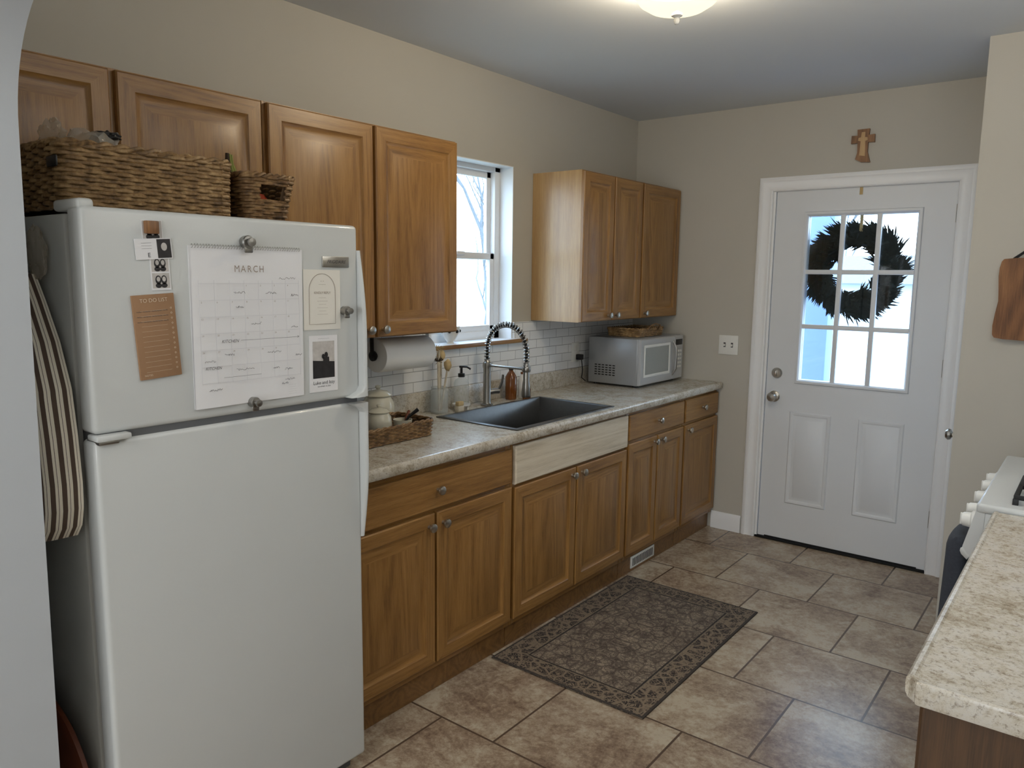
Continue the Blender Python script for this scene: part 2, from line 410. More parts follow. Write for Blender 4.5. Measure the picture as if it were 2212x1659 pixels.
for z in (.25,1.05,1.83):
    m=MB();m.lathe([(.006,0),(.006,.09)],(1.811,Y0-.004,z),NICK,'z',12);put(m,'hinge',dr)
m=MB();m.box(X0+.04,X1-.04,Y0-.004,Y0+.002,.014,.02,DARK);put(m,'door_sweep',dr)
d2=put(None,'door_2',None,(1.972,4.05,0),'white side door with a round knob beside the back door','door','structure')
m=MB();m.box(1.962,1.974,3.79,4.36,.01,2.03,DOORW,.002);put(m,'slab',d2)
m=MB();m.lathe([(.028,0),(.028,-.006),(.012,-.010),(.012,-.022),(.024,-.030),(.026,-.040),(.018,-.050),(0,-.052)],(1.962,3.95,.842),NICK,'x');put(m,'door_knob',d2)
# ------------------------------------------------------------------ window
w=put(None,'window_1',None,(-.12,(WY0+WY1)/2,WZ0),'white vinyl double hung window in a deep reveal','window','structure')
m=MB()
m.box(-.139,0,WY0,WY0+.004,WZ0,WZ1,WHITE);m.box(-.139,0,WY1-.004,WY1,WZ0,WZ1,WHITE);m.box(-.139,0,WY0,WY1,WZ1-.004,WZ1,WHITE)
a=.045
for b in ((WY0,WY0+a,WZ0,WZ1),(WY1-a,WY1,WZ0,WZ1),(WY0,WY1,WZ1-.028,WZ1),(WY0,WY1,WZ0,WZ0+a)): m.box(-.138,-.085,b[0]+.001,b[1]-.001,b[2]+.001,b[3]-.001,WHITE,.003)
put(m,'frame',w)
zm=1.635
def sash(x0,x1,z0,z1):
    m=MB();y0,y1=WY0+.04,WY1-.04;t=.034
    for b in ((y0,y0+t,z0,z1),(y1-t,y1,z0,z1),(y0,y1,z1-t,z1),(y0,y1,z0,z0+t)): m.box(x0,x1,b[0],b[1],b[2],b[3],WHITE,.004)
    s=put(m,'sash',w);g=MB();g.box((x0+x1)/2-.002,(x0+x1)/2+.002,y0+t-.004,y1-t+.004,z0+t-.004,z1-t+.004,GLASS);put(g,'glass_pane',s)
    return s
sash(-.135,-.115,zm-.015,WZ1-.024);s=sash(-.112,-.090,WZ0+.04,zm+.02)
m=MB();m.box(-.092,-.078,2.80,2.86,zm+.005,zm+.022,WHITE,.003);put(m,'sash_lock',s)
m=MB();m.box(-.139,.030,WY0-.05,3.235,1.196,1.215,WHITE,.003);m.box(.030,.036,WY0-.05,3.235,1.194,1.214,OH,.002)
struct(m,'trim_3','white window sill with an oak front edge','window sill')
# backsplash
m=MB()
m.box(0,.008,1.475,YF,1.010,1.195,SUBWAY);m.box(0,.008,1.475,WY0,1.195,1.30,SUBWAY);m.box(0,.008,3.145,YF,1.195,1.30,SUBWAY)
put(m,'tile_backsplash',None,(0,1.475,1.01),'white subway tile backsplash with grey grout above the worktop','backsplash',kind='structure')
# ------------------------------------------------------------------ cabinets
DRG=[(0,0),(0,.015),(.004,.019),(.048,.020),(.056,.013),(.064,.012),(.070,.012),(.096,.0185)]
def knob(par,x,y,z,s=-1):
    m=MB();m.lathe([(.007,0),(.006,.010),(.013,.015),(.0165,.021),(.0155,.027),(.009,.030),(0,.0305)],(x,y,z),NICK,'x',20);put(m,'knob',par,label='satin nickel round knob')
def cdoor(root,X,y0,y1,z0,z1,ky=None,kz=None):
    m=MB();P=lambda u,v,h:(X+h,u,v)
    m.rings(P,y0,y1,z0,z1,DRG,OH,OV,OV);d=put(m,'door',root)
    if ky: knob(d,X+.0195,ky,kz)
def drawer(root,X,y0,y1,z0,z1,mat=None,k=True,name='drawer'):
    mat=mat or OH;m=MB();P=lambda u,v,h:(X+h,u,v)
    m.rings(P,y0,y1,z0,z1,[(0,0),(0,.014),(.005,.019)],mat,mat,mat);d=put(m,name,root)
    if k: knob(d,X+.019,(y0+y1)/2,(z0+z1)/2)
    return d
def base(y0,y1,lab,doors,drs,panel=False):
    root=put(None,'base_cabinet',None,(.3,(y0+y1)/2,0),lab,'cabinet')
    m=MB();t=.016
    m.box(.02,.59,y0,y0+t,.1,.875,OV);m.box(.02,.59,y1-t,y1,.1,.875,OV);m.box(.02,.59,y0+t,y1-t,.1,.116,OX);m.box(.02,.03,y0+t,y1-t,.1,.66,OV)
    m.box(.59,.61,y0,y0+.03,.1,.876,OV,.001);m.box(.59,.61,y1-.03,y1,.1,.876,OV,.001)
    for z0,z1 in ((.1,.135),(.85,.876),(.69,.73)): m.box(.59,.6095,y0+.03,y1-.03,z0,z1,OH,.001)
    if len(doors)>1: ym=(doors[0][1]+doors[1][0])/2;m.box(.591,.6090,ym-.02,ym+.02,.1,.70,OV)
    m.box(.575,.59,y0,y1,0,.0995,OX);put(m,'body',root)
    for d in doors: cdoor(root,.61,*d)
    for d in drs: drawer(root,.61,*d)
    if panel: drawer(root,.611,y0+.012,y1-.002,.702,.862,MAPLE,False,'apron_panel')
    return root
base(1.477,2.358,'oak base cabinet beside the fridge with wide drawer',[(1.487,1.906,.128,.698,1.873,.655),(1.918,2.350,.128,.698,1.945,.655)],[(1.487,2.350,.712,.852)])
base(2.362,3.286,'oak sink base cabinet with unfinished pale wood apron panel',[(2.372,2.822,.128,.690,2.785,.66),(2.832,3.280,.128,.690,2.865,.66)],[],True)
base(3.290,3.925,'narrow oak base cabinet with one drawer and two doors',[(3.298,3.600,.128,.712,3.566,.685),(3.610,3.918,.128,.712,3.645,.685)],[(3.298,3.918,.728,.858)])
base(3.929,4.396,'oak base cabinet in the corner with one drawer and door',[(3.937,4.388,.128,.712,3.975,.685)],[(3.937,4.388,.728,.858)])
def upper(y0,y1,z0,z1,lab,doors,stiles=(),endm=OV):
    root=put(None,'wall_cabinet',None,(.15,(y0+y1)/2,z0),lab,'cabinet')
    m=MB();t=.012;m.box(.002,.3055,y0,y0+t,z0,z1,endm);m.box(.002,.3055,y1-t,y1,z0,z1,endm);m.box(.002,.30,y0+t,y1-t,z0,z0+t,OX);m.box(.002,.30,y0+t,y1-t,z1-t,z1,OX);m.box(.002,.012,y0+t,y1-t,z0+t,z1-t,OV)
    m.box(.287,.3052,y0+t,y0+.035,z0,z1,OV);m.box(.287,.3052,y1-.035,y1-t,z0,z1,OV);m.box(.3001,.305,y0+.035,y1-.035,z0,z0+.03,OH);m.box(.3001,.305,y0+.035,y1-.035,z1-.03,z1,OH)
    for q in stiles: m.box(.301,.3053,q-.02,q+.02,z0,z1,OV)
    put(m,'body',root)
    for d in doors: cdoor(root,.3055,*d)
ZT,ZB=2.072,1.305
upper(.645,1.462,1.69,ZT,'short oak wall cabinet above the fridge',[(.655,.994,1.698,ZT-.006),(1.012,1.453,1.698,ZT-.006)],(1.003,))
upper(1.466,2.364,ZB,ZT,'two door oak wall cabinet next to the window',[(1.476,1.909,ZB+.003,ZT-.006,1.873,1.336),(1.922,2.357,ZB+.003,ZT-.006,1.944,1.336)],(1.915,))
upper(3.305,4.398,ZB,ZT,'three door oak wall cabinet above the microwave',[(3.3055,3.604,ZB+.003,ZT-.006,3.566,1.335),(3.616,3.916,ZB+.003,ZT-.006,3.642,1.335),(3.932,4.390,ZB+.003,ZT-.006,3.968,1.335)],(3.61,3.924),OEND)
# worktop
def edgeprof(x,s):
    return [(x-s*.045,.877),(x-s*.045,.915),(x-s*.016,.915),(x-s*.012,.918),(x-s*.006,.917),(x-s*.001,.911),(x,.902),(x-s*.001,.886),(x-s*.006,.878),(x-s*.012,.877)]
m=MB();Ya,Yb=1.472,4.405
m.prism(edgeprof(.648,1),'y',Ya,Yb-.012,COUNT)
m.box(.0,.15,Ya,Yb,.877,.915,COUNT);m.box(.15,.603,Ya,2.418,.877,.915,COUNT);m.box(.15,.603,3.172,Yb,.877,.915,COUNT)
m.box(.0,.02,Ya,Yb,.9149,1.010,COUNT,.003)
put(m,'worktop',None,(.3,2.9,.877),'cream and tan granite-look laminate worktop with rolled edge','countertop')
# sink
sk=put(None,'sink',None,(.38,2.79,.915),'dark gunmetal single bowl drop-in sink in the worktop','sink')
m=MB();P=lambda u,v,h:(u,v,h)
m.rings(P,.152,.606,2.410,3.180,[(0,.9155),(0,.920),(.004,.9215),(.020,.9215),(.023,.916),(.026,.73),(.05,.712)],SINKM,SINKM,SINKM)
put(m,'basin',sk)
m=MB();m.lathe([(.045,0),(.045,.004),(.034,.005),(.03,.001),(0,.001)],(.38,2.79,.7125),STEEL);put(m,'drain',sk)
# faucet
fx,fy=.118,2.80
fc=put(None,'faucet',None,(fx,fy,.915),'stainless spring neck kitchen faucet behind the sink','faucet')
m=MB();m.lathe([(.030,0),(.030,.008),(.021,.012),(.019,.02),(.019,.21),(.014,.215),(.012,.225)],(fx,fy,.9155),STEEL,'z',24)
m.tube([(fx,fy,.98),(fx+.02,fy+.035,.985),(fx+.03,fy+.055,.985)],.014,STEEL,12);m.tube([(fx+.03,fy+.05,.985),(fx+.045,fy+.06,1.03),(fx+.05,fy+.062,1.065)],.006,STEEL,8)
put(m,'body',fc)
path=[]
for i in range(12): path.append((fx,fy,1.12+.075*i/11))
R_=.118
for i in range(1,30): a=math.pi-math.pi*i/29;path.append((fx+R_+R_*math.cos(a),fy,1.195+R_*math.sin(a)))
for i in range(1,8): path.append((fx+2*R_,fy,1.195-.06*i/7))
m=MB();m.tube(path,.007,BLACK,8);put(m,'hose',fc)
m=MB();hp=[];PV=[Vector(p) for p in path];seg=[0]
for i in range(1,len(PV)): seg.append(seg[-1]+(PV[i]-PV[i-1]).length)
turns=34;Lt=seg[-1];ns=turns*10;j=0
for i in range(ns+1):
    d=Lt*i/ns
    while j<len(seg)-2 and seg[j+1]<d: j+=1
    t=(d-seg[j])/(seg[j+1]-seg[j]);p=PV[j].lerp(PV[j+1],t);tg=(PV[j+1]-PV[j]).normalized();sd=Vector((0,1,0));up=tg.cross(sd)
    a=2*math.pi*turns*i/ns;hp.append(p+(sd*math.cos(a)+up*math.sin(a))*.0125)
m.tube(hp,.0028,STEEL,5);put(m,'spring',fc)
m=MB();hx=fx+2*R_;m.lathe([(.012,.0),(.015,-.01),(.015,-.08),(.018,-.10),(.021,-.15),(.019,-.158),(0,-.158)],(hx,fy,1.14),STEEL,'z',20);put(m,'spray_head',fc)
m=MB();m.tube([(fx,fy,1.112),(hx-.01,fy,1.112)],.0055,STEEL,8);m.lathe([(.019,-.012),(.021,-.008),(.021,.008),(.019,.012)],(hx,fy,1.112),STEEL);m.lathe([(.021,-.012),(.022,0),(.021,.012)],(fx,fy,1.112),STEEL);put(m,'support_arm',fc)
# toe kick vent
m=MB();m.box(.590,.596,3.42,3.68,.018,.082,PLAST,.002)
for i in range(14): y=3.437+i*.0163;m.box(.5955,.597,y,y+.007,.029,.071,DARK)
put(m,'floor_register',None,(.59,3.55,.05),'white slotted heat register in the toe kick','vent')
# ------------------------------------------------------------------ fridge
fr=put(None,'refrigerator',None,(.4,1.1,0),'white top freezer refrigerator covered with papers and magnets','refrigerator')
FY0,FY1=.718,1.464
m=MB();m.box(.05,.672,FY0,FY1,.02,1.66,FRS,.006);m.box(.672,.684,FY0+.01,FY1-.01,.06,1.655,FRG);m.box(.60,.70,FY0+.02,FY1-.02,.0,.055,FRG,.004);put(m,'body',fr)
def fdoor(name,z0,z1):
    m=MB();m.box(.684,.750,FY0,FY1,z0,z1,FRW,.012,5);return put(m,name,fr)
fd=fdoor('freezer_door',1.185,1.674);rd=fdoor('fresh_food_door',.055,1.170)
m=MB();m.box(.675,.742,FY0+.01,FY1-.005,1.168,1.188,FRG);put(m,'gasket',fr)
def handle(par,prof):
    m=MB();n=len(prof);vs=[]
    for (x,z,yw) in prof:
        y1=FY1+.010;y0=y1-yw
        for (a,b) in ((y0,.742),(y0,x-.005),(y0+.004,x-.001),(y0+.008,x),(y1-.006,x),(y1-.002,x-.002),(y1,x-.006),(y1,.742)): vs.append((b,a,z))
    fs=[]
    for i in range(n-1):
        for k in range(8): l=(k+1)%8;fs.append((i*8+k,i*8+l,i*8+8+l,i*8+8+k))
    fs.append(tuple(range(8)));fs.append(tuple((n-1)*8+k for k in range(8)));m.add(vs,fs,FRW);put(m,'handle',par)
def bul(t): return .025*min(1,math.sin(min(1,t*1.7)*math.pi/2))
prof=[(.752+bul(t),1.605-.418*t,.014+.05*max(0,(t-.93)*14)**2) for t in [i/28 for i in range(29)]]
handle(fd,prof)
prof=[(.752+bul((1-t)*1.0),1.169-.41*t,.014+.05*max(0,(.07-t)*14)**2) for t in [i/28 for i in range(29)]]
handle(rd,prof)
m=MB();m.box(.715,.765,FY0+.0,FY0+.075,1.170,1.184,FRW,.004);m.box(.70,.760,FY0+.005,FY0+.05,1.162,1.171,STEEL,.003);put(m,'hinge',fr)
m=MB();m.box(.62,.742,FY0+.0,FY0+.035,1.665,1.690,FRW,.008,3);put(m,'hinge_cover',fr)
m=MB();m.box(.7505,.7545,1.336,1.428,1.556,1.586,NICK,.0018);m.text('FRIGIDAIRE',.0125,(.7546,1.382,1.567),(0,1,0),(0,0,1),INK,shear=.3);put(m,'name_badge',fr)
# papers
U=(0,1,0);V=(0,0,1)
XF=.7505
cal=put(None,'wall_calendar',None,(XF,1.1,1.4),'white spiral bound March calendar with handwritten notes','calendar')
m=MB();vs=[];fs=[];NY,NZ=10,14
for i in range(NY+1):
    for k in range(NZ+1):
        y=.950+.314*i/NY+.006*(1-k/NZ);z=1.600-.388*k/NZ;x=XF+.002+.006*(k/NZ)*(1-(i/NY))*0.9+.002*math.sin(i*.9)*(k/NZ)
        vs.append((x,y,z))
for i in range(NY):
    for k in range(NZ): a=i*(NZ+1)+k;fs.append((a,a+1,a+NZ+2,a+NZ+1))
m.add(vs,fs,PAPER);m.box(XF,XF+.0015,.951,1.266,1.212,1.600,PAPER);put(m,'sheet',cal)
m=MB()
for i in range(42):
    y=.960+i*.0073
    m.tube([(XF+.004+.0035*math.cos(a),y,1.600+.0045*math.sin(a)) for a in [k*math.pi/4 for k in range(8)]],.0006,STEEL,4,True)
put(m,'spiral_binding',cal)
m=MB();XT=XF+.0105
for i,ch in enumerate('MARCH'): m.text(ch,.0235,(XT,1.071+.0172*i,1.540),U,V,INKB,sx=.86)
def hl(y0,y1,z,mat=INKG,t=.0004): m.box(XT,XT+.0003,y0,y1,z-t,z+t,mat)
def vl(y,z0,z1,mat=INKG,t=.0004): m.box(XT,XT+.0003,y-t,y+t,z0,z1,mat)
for r_ in range(7): hl(.968,1.250,1.512-.040*r_)
for c_ in range(8): vl(.968+.282*c_/7,1.270,1.520)
rnd=random.Random(3)
def scrib(y,z,w_,h_=.006,n=18,mat=INK,t=.0005):
    p=[(XT+.0006,y+w_*i/n+rnd.uniform(-.001,.001),z+rnd.uniform(-h_/2,h_/2)) for i in range(n+1)];m.tube(p,t,mat,4)
d=1
for r_ in range(6):
    for c_ in range(7):
        if 3<=r_*7+c_<34 and d<32: m.text(str(d),.006,(XT,.974+.282*c_/7,1.505-.040*r_),U,V,INKB);d+=1
for (y,z,w_) in ((1.06,1.49,.03),(1.15,1.488,.03),(1.225,1.482,.022),(1.065,1.455,.02),(1.105,1.412,.03),(1.19,1.525,.05),(1.06,1.30,.05),(1.165,1.295,.02),(1.20,1.29,.025),(.975,1.325,.03),(1.03,1.338,.025),(1.15,1.337,.04),(1.235,1.325,.02),(.985,1.255,.035),(1.20,1.262,.03),(1.225,1.40,.02),(1.19,1.253,.02)): scrib(y,z,w_)
m.text('KITCHEN',.011,(XT,1.045,1.368),U,V,INK,shear=.3);m.text('KITCHEN',.010,(XT,.998,1.305),U,V,INK,shear=.3)
m.box(XT,XT+.0004,1.075,1.245,1.3718,1.3725,INK);m.box(XT,XT+.0004,1.025,1.13,1.2827,1.2833,INK)
m.text('>',.012,(XT,1.245,1.3685),U,V,INK)
for r_ in range(5): m.text('. . . . . . .',.007,(XT,1.222,1.246-.006*r_),U,V,INK)
put(m,'print',cal)
def clip(y,z,lab,s=1.0):
    c=put(None,'magnet_clip',None,(XF,y,z),lab,'magnet')
    m=MB();m.lathe([(.016*s,-.011),(.016*s,0),(.017*s,.004),(.015*s,.008),(.006,.009),(.006,.014),(.011*s,.017),(.010*s,.022),(0,.023)],(XF+.012,y,z),STEEL,'x',20)
    m.box(XF+.012,XF+.018,y-.012*s,y+.012*s,z-.026*s,z-.008*s,STEEL,.003);put(m,'clip_body',c)
clip(1.102,1.613,'round metal magnet clip holding the top of the calendar');clip(1.106,1.212,'round metal magnet clip at the calendar bottom edge',.85);clip(1.408,1.436,'round metal magnet clip holding the reply card',.8)
td=put(None,'notepad',None,(XF,.86,1.4),'brown kraft to do list notepad on the freezer door','notepad')
m=MB();rot=Matrix.Rotation(math.radians(3.5),3,'X')
m.box(XF,XF+.006,.818,.915,1.298,1.488,KRAFT,.001,rot=rot);put(m,'pad',td)
m=MB();T=lambda y,z:(XF+.0064,.8665+(rot@Vector((0,y,z))).y,1.393+(rot@Vector((0,y,z))).z)
u=rot@Vector(U);v=rot@Vector(V)
m.text('TO DO LIST',.012,T(0,.078),u,v,INKW)
for i in range(13):
    z=.060-.0115*i;m.text('_'*14,.0085,T(-.004,z),u,v,INKW);m.text('o',.009,T(.038,z),u,v,INKW)
for i in range(3): m.text('~~ ~~~ ~~~~ ~~',.010,T(-.006,.055-.0115*i),u,v,INK)
m.text('NOTES',.006,T(-.03,-.088),u,v,INKW);put(m,'print',td)
def card(name,lab,cat,y0,y1,z0,z1,mat,deg=0,extra=None,off=0.0):
    c=put(None,name,None,(XF+off,(y0+y1)/2,(z0+z1)/2),lab,cat);m=MB();ro=Matrix.Rotation(math.radians(deg),3,'X')
    m.box(XF+off,XF+off+.0012,y0,y1,z0,z1,mat,rot=ro);put(m,'card',c)
    if extra:
        m=MB();cy,cz=(y0+y1)/2,(z0+z1)/2
        def T(y,z,k=0): w_=ro@Vector((0,y,z));return (XF+off+.0014+k*.0004,cy+w_.y,cz+w_.z)
        def quad(pts_,mat_,k=0): m.add([T(a,b,k) for a,b in pts_],[tuple(range(len(pts_)))],mat_)
        extra(m,T,quad,ro@Vector(U),ro@Vector(V));put(m,'print',c)
def ell(cx,cy,rx,ry,n=16,a0=0,a1=2*math.pi): return [(cx+rx*math.cos(a0+(a1-a0)*i/n),cy+ry*math.sin(a0+(a1-a0)*i/n)) for i in range(n if abs(a1-a0-2*math.pi)<1e-6 else n+1)]
def people(quad,s,x,y):
    for dx in (-.22,.22):
        quad(ell(x+dx*s,y+.02*s,.23*s,.34*s),PHOTOD,1);quad(ell(x+dx*s,y+.08*s,.14*s,.19*s),PHOTOL,2)
        quad(ell(x+dx*s,y-.40*s,.24*s,.18*s),PHOTOD,1)
def ex1(m,T,quad,u,v):
    quad([(-.022,-.022),(.022,-.022),(.022,.022),(-.022,.022)],PHOTOL);people(quad,.034,0,0)
card('photo_print','small black and white photo at the top of the freezer door','photo',.846,.893,1.606,1.652,PAPER,2,ex1)
def ex2(m,T,quad,u,v):
    for k in (0,1): quad([(-.02,-.036+.037*k),(.02,-.036+.037*k),(.02,-.002+.037*k),(-.02,-.002+.037*k)],PHOTOL);people(quad,.030,0,-.018+.037*k)
card('photo_strip','black and white photo booth strip of two people smiling','photo',.861,.906,1.497,1.578,PAPER,2,ex2)
def ex3(m,T,quad,u,v):
    quad([(.008,-.021),(.040,-.021),(.040,.021),(.008,.021)],PHOTOD);quad(ell(.024,.004,.007,.009),PHOTOL,1)
    for i in range(3): m.text('------------',.006,T(-.016,.012-.006*i),u,v,INK)
    m.text('E',.014,T(-.012,-.018),u,v,INK)
card('greeting_card','white card with a dark photo tilted above the photo strip','card',.828,.912,1.566,1.612,PAPER,4,ex3,.0016)
def ex4(m,T,quad,u,v):
    pts_=ell(0,.025,.044,.046,16,0,math.pi)+[(-.044,-.066),(.044,-.066)]
    m.tube([T(a,b,1) for a,b in pts_],.0006,INKB,4,True)
    m.text('KINDLY REPLY',.0095,T(0,.016),u,v,INKB,sx=.9)
    for i in range(7): m.text('~~~~~~~~~~'if i%2 else'~~~~~~~',.006,T(0,.040 if i==6 else .004-.009*i),u,v,INKB)
    m.text('- -',.012,T(0,.048),u,v,INKB)
card('reply_card','cream reply card with arched line border','card',1.272,1.396,1.386,1.549,CREAMP,-.5,ex4)
def ex5(m,T,quad,u,v):
    quad([(-.037,-.040),(.037,-.040),(.037,.062),(-.037,.062)],PHOTOL);quad([(-.037,-.040),(.037,-.040),(.037,.004),(-.037,.010)],PHOTOD,1)
    quad(ell(.008,.024,.006,.008),PHOTOD,2);quad([(-.006,-.036),(.020,-.036),(.018,.018),(-.002,.018)],PHOTOD,2);quad(ell(-.002,.020,.005,.007),PHOTOD,2)
    m.text('Luke and Izzy',.0135,T(0,-.057),u,v,INK);m.text('NOVEMBER 10, 2023',.005,T(0,-.065),u,v,INK)
    m.text('~~~~~~~~~~~~~',.005,T(0,.068),u,v,INK)
card('save_the_date_card','white announcement card with a dark couple photograph','card',1.286,1.382,1.214,1.370,PAPER,-.5,ex5)
m=MB();m.box(XF+.0005,XF+.014,.850,.880,1.622,1.650,OLIVE,.002);put(m,'wooden_magnet',None,(XF,.865,1.636),'small square wooden magnet over a photo','magnet')
# ------------------------------------------------------------------ baskets
def rr(lx,ly,rc,n):
    hx,hy=lx/2-rc,ly/2-rc
    L=2*(2*hx+2*hy)+2*math.pi*rc;out=[]
    for i in range(n):
        d=L*i/n
        for (cx_,cy_,a0,ln) in ((hx,hy,0,2*hx),(-hx,hy,90,2*hy),(-hx,-hy,180,2*hx),(hx,-hy,270,2*hy)):
            al=math.pi*rc/2
            if d<=al: a=math.radians(a0)+d/rc;out.append((cx_+rc*math.cos(a),cy_+rc*math.sin(a),math.cos(a),math.sin(a)));break
            d-=al
            if d<=ln:
                a=math.radians(a0+90);tx,ty=-math.sin(a),math.cos(a)
                out.append((cx_+rc*math.cos(a)+tx*d,cy_+rc*math.sin(a)+ty*d,math.cos(a),math.sin(a)));break
            d-=ln
        else: out.append(out[-1])
    return out,L
def basket(root,cx_,cy_,z0,lx,ly,h,r,mat,flare=.0,rc=.03,wl=.036,skip=None,rim=True):
    m=MB();rows=int(h/(r*1.6));base_,L=rr(lx,ly,rc,4);nw=int(L/wl/2)*2+1;n=nw*6
    for k in range(rows):
        f=k/(rows-1);s=flare*f;pts_,_=rr(lx+2*s,ly+2*s,rc+s*.5,n);pp=[]
        jit=random.random()*.3
        for i,(x,y,nx,ny) in enumerate(pts_):
            o=r*.75*math.sin(2*math.pi*i/12+math.pi*k+jit);pp.append((cx_+x+nx*o,cy_+y+ny*o,z0+r+(h-2*r)*f+random.uniform(-1,1)*r*.10))
        if skip:
            cur=[]
            for p in pp+[pp[0]]:
                if skip(p):
                    if len(cur)>2: m.tube(cur,r,mat,6)
                    cur=[]
                else: cur.append(p)
            if len(cur)>2: m.tube(cur,r,mat,6)
        else: m.tube(pp,r,mat,6,True)
    put(m,'woven_wall',root)
    if rim:
        m=MB();s=flare;pts_,_=rr(lx+2*s,ly+2*s,rc+s*.5,160)
        for ph in (0,math.pi):
            m.tube([(cx_+x+nx*r*.9*math.cos(i*math.pi/4+ph),cy_+y+ny*r*.9*math.cos(i*math.pi/4+ph),z0+h+r*.9*math.sin(i*math.pi/4+ph)) for i,(x,y,nx,ny) in enumerate(pts_)],r*1.0,mat,6,True)
        put(m,'braided_rim',root)
    m=MB();a,_=rr(lx-2*r,ly-2*r,rc,60);b,_=rr(lx-2*r+2*flare,ly-2*r+2*flare,rc,60)
    vs=[(cx_+x,cy_+y,z0+.004) for x,y,_,_ in a]+[(cx_+x,cy_+y,z0+h-r) for x,y,_,_ in b];fs=[(i,(i+1)%60,(i+1)%60+60,i+60) for i in range(60)]+[tuple(range(60))]
    if skip:
        fs=[f for f in fs if len(f)>4 or not skip(((vs[f[0]][0]+vs[f[2]][0])/2,(vs[f[0]][1]+vs[f[2]][1])/2,z0+h*.72))]
    m.add(vs,fs,WLIN);put(m,'lining',root)
FT=1.6745
b1=put(None,'wicker_basket',None,(.43,.955,FT),'large rectangular seagrass basket on top of the fridge','basket')
basket(b1,.425,.955,FT,.36,.415,.146,.0056,WICK,.004,.03,.034)
m=MB();m.box(.56,.612,.734,.740,1.765,1.79,BLACK,.004);put(m,'label_tag',b1)
b2=put(None,'wicker_basket',None,(.47,1.268,FT),'small seagrass basket with handle openings holding fruit','basket')
basket(b2,.47,1.277,FT,.26,.116,.125,.0046,WICKD,.022,.02,.028,skip=lambda p:p[0]>.56 and abs(p[1]-1.277)<.036 and 1.735<p[2]<1.772)
def thing(name,lab,cat,mb,org,group=None,kind=None):
    return put(mb,name,None,org,lab,cat,kind,group)
m=MB();m.blob((.47,.870,1.80),(.095,.085,.065),BAG,.45,7,4,1);thing('bread_bag','crumpled clear plastic bread bag in the large basket','bag',m,(.47,.87,1.75))
m=MB();m.blob((.50,.772,1.832),(.06,.015,.045),BAG,.45,6,4,5);thing('plastic_bag','twisted clear plastic bag end poking up from the basket','bag',m,(.5,.77,1.80))
m=MB();m.blob((.44,1.055,1.795),(.10,.075,.05),M('white_wrap',(200,192,176),.35,var=.1),.3,6,4,3);thing('wrapped_package','pale wrapped package in the large basket','package',m,(.44,1.06,1.75))
m=MB();m.blob((.50,.90,1.862),(.016,.03,.012),BLACK,.6,8,3,2);thing('bag_closure','black twisted closure on a bread bag','bag tie',m,(.5,.90,1.86))
m=MB();m.lathe([(0,-.034),(.02,-.029),(.032,-.012),(.034,0),(.032,.012),(.02,.028),(.004,.031),(0,.030)],(.545,1.277,1.728),ORANGE);thing('orange','orange fruit seen through the small basket handle','fruit',m,(.545,1.277,1.728))
bn=put(None,'banana_bunch',None,(.47,1.24,1.75),'green brown bananas in the small basket','bananas')
for i in range(3):
    m=MB();m.tube([(.47-.02*i,1.23+.03*i+.01,1.70+.015*k) if k<6 else (.475-.01*i,1.235+.012*i,1.70+.024*k) for k in range(8)],[.012,.017,.018,.018,.016,.013,.007,.005],BAN if i else TWIG,8);put(m,'banana',bn)
tb=put(None,'wicker_tray',None,(.30,1.90,.9155),'low rectangular wicker tray beside the fridge','basket')
basket(tb,.30,1.905,.9165,.20,.44,.062,.0042,WICKD,.006,.015,.024)
def jar(name,lab,c,r,h):
    g=put(None,name,None,c,lab,'jar');m=MB()
    m.lathe([(r*.62,0),(r*.85,h*.12),(r,h*.42),(r*.93,h*.66),(r*.72,h*.80),(r*.74,h*.82)],c,CER);put(m,'body',g)
    m=MB();m.lathe([(r*.80,h*.815),(r*.82,h*.84),(r*.6,h*.93),(r*.22,h*.97),(r*.10,h*.985),(r*.18,h*1.04),(r*.16,h*1.08),(0,h*1.1)],c,CER);put(m,'lid',g)
    return g
jar('ceramic_jar','cream ceramic lidded jar behind the wicker tray',(.115,2.105,.9155),.068,.158)
jar('ceramic_jar','small cream ceramic lidded jar in the wicker tray',(.285,1.955,.9215),.050,.115)
g=put(None,'teacup',None,(.305,2.06,.9215),'small cream cup holding dark utensils in the tray','cup')
m=MB();m.lathe([(.022,0),(.026,.004),(.036,.035),(.038,.055),(.035,.055),(.030,.02),(0,.012)],(.305,2.06,.9215),CER);put(m,'bowl',g)
m=MB();m.tube([(.30,2.05,.94),(.315,2.085,.985),(.33,2.12,1.01)],[.005,.005,.008],BLACK,8);thing('serving_spoon','dark wooden spoon resting in the cream cup','spoon',m,(.305,2.06,.94))
m=MB();m.tube([(.31,2.06,.94),(.30,2.085,.985),(.29,2.11,1.0)],[.004,.004,.006],BRONZE,8);thing('honey_dipper','reddish wooden dipper in the cream cup','utensil',m,(.31,2.06,.94))
pt=put(None,'paper_towel_holder',None,(.17,2.19,1.22),'paper towel roll mounted under the wall cabinet','paper towel')
m=MB();m.lathe([(.020,0),(.066,0),(.068,.004),(.068,.274),(.066,.278),(.020,.278)],(.17,2.045,1.218),TOWELP,'y',40);put(m,'roll',pt)
m=MB();m.lathe([(.012,-.02),(.021,-.018),(.021,-.010),(.012,-.008),(.012,.29),(.016,.292),(.016,.296),(0,.296)],(.17,2.045,1.218),BLACK,'y',20);m.box(.160,.180,2.023,2.029,1.218,1.305,BLACK,.002);m.box(.160,.180,2.335,2.341,1.218,1.305,PLAST,.002);put(m,'bracket',pt)
bj=put(None,'brush_jar',None,(.085,2.50,.9155),'clear glass jar holding dish brushes','jar')
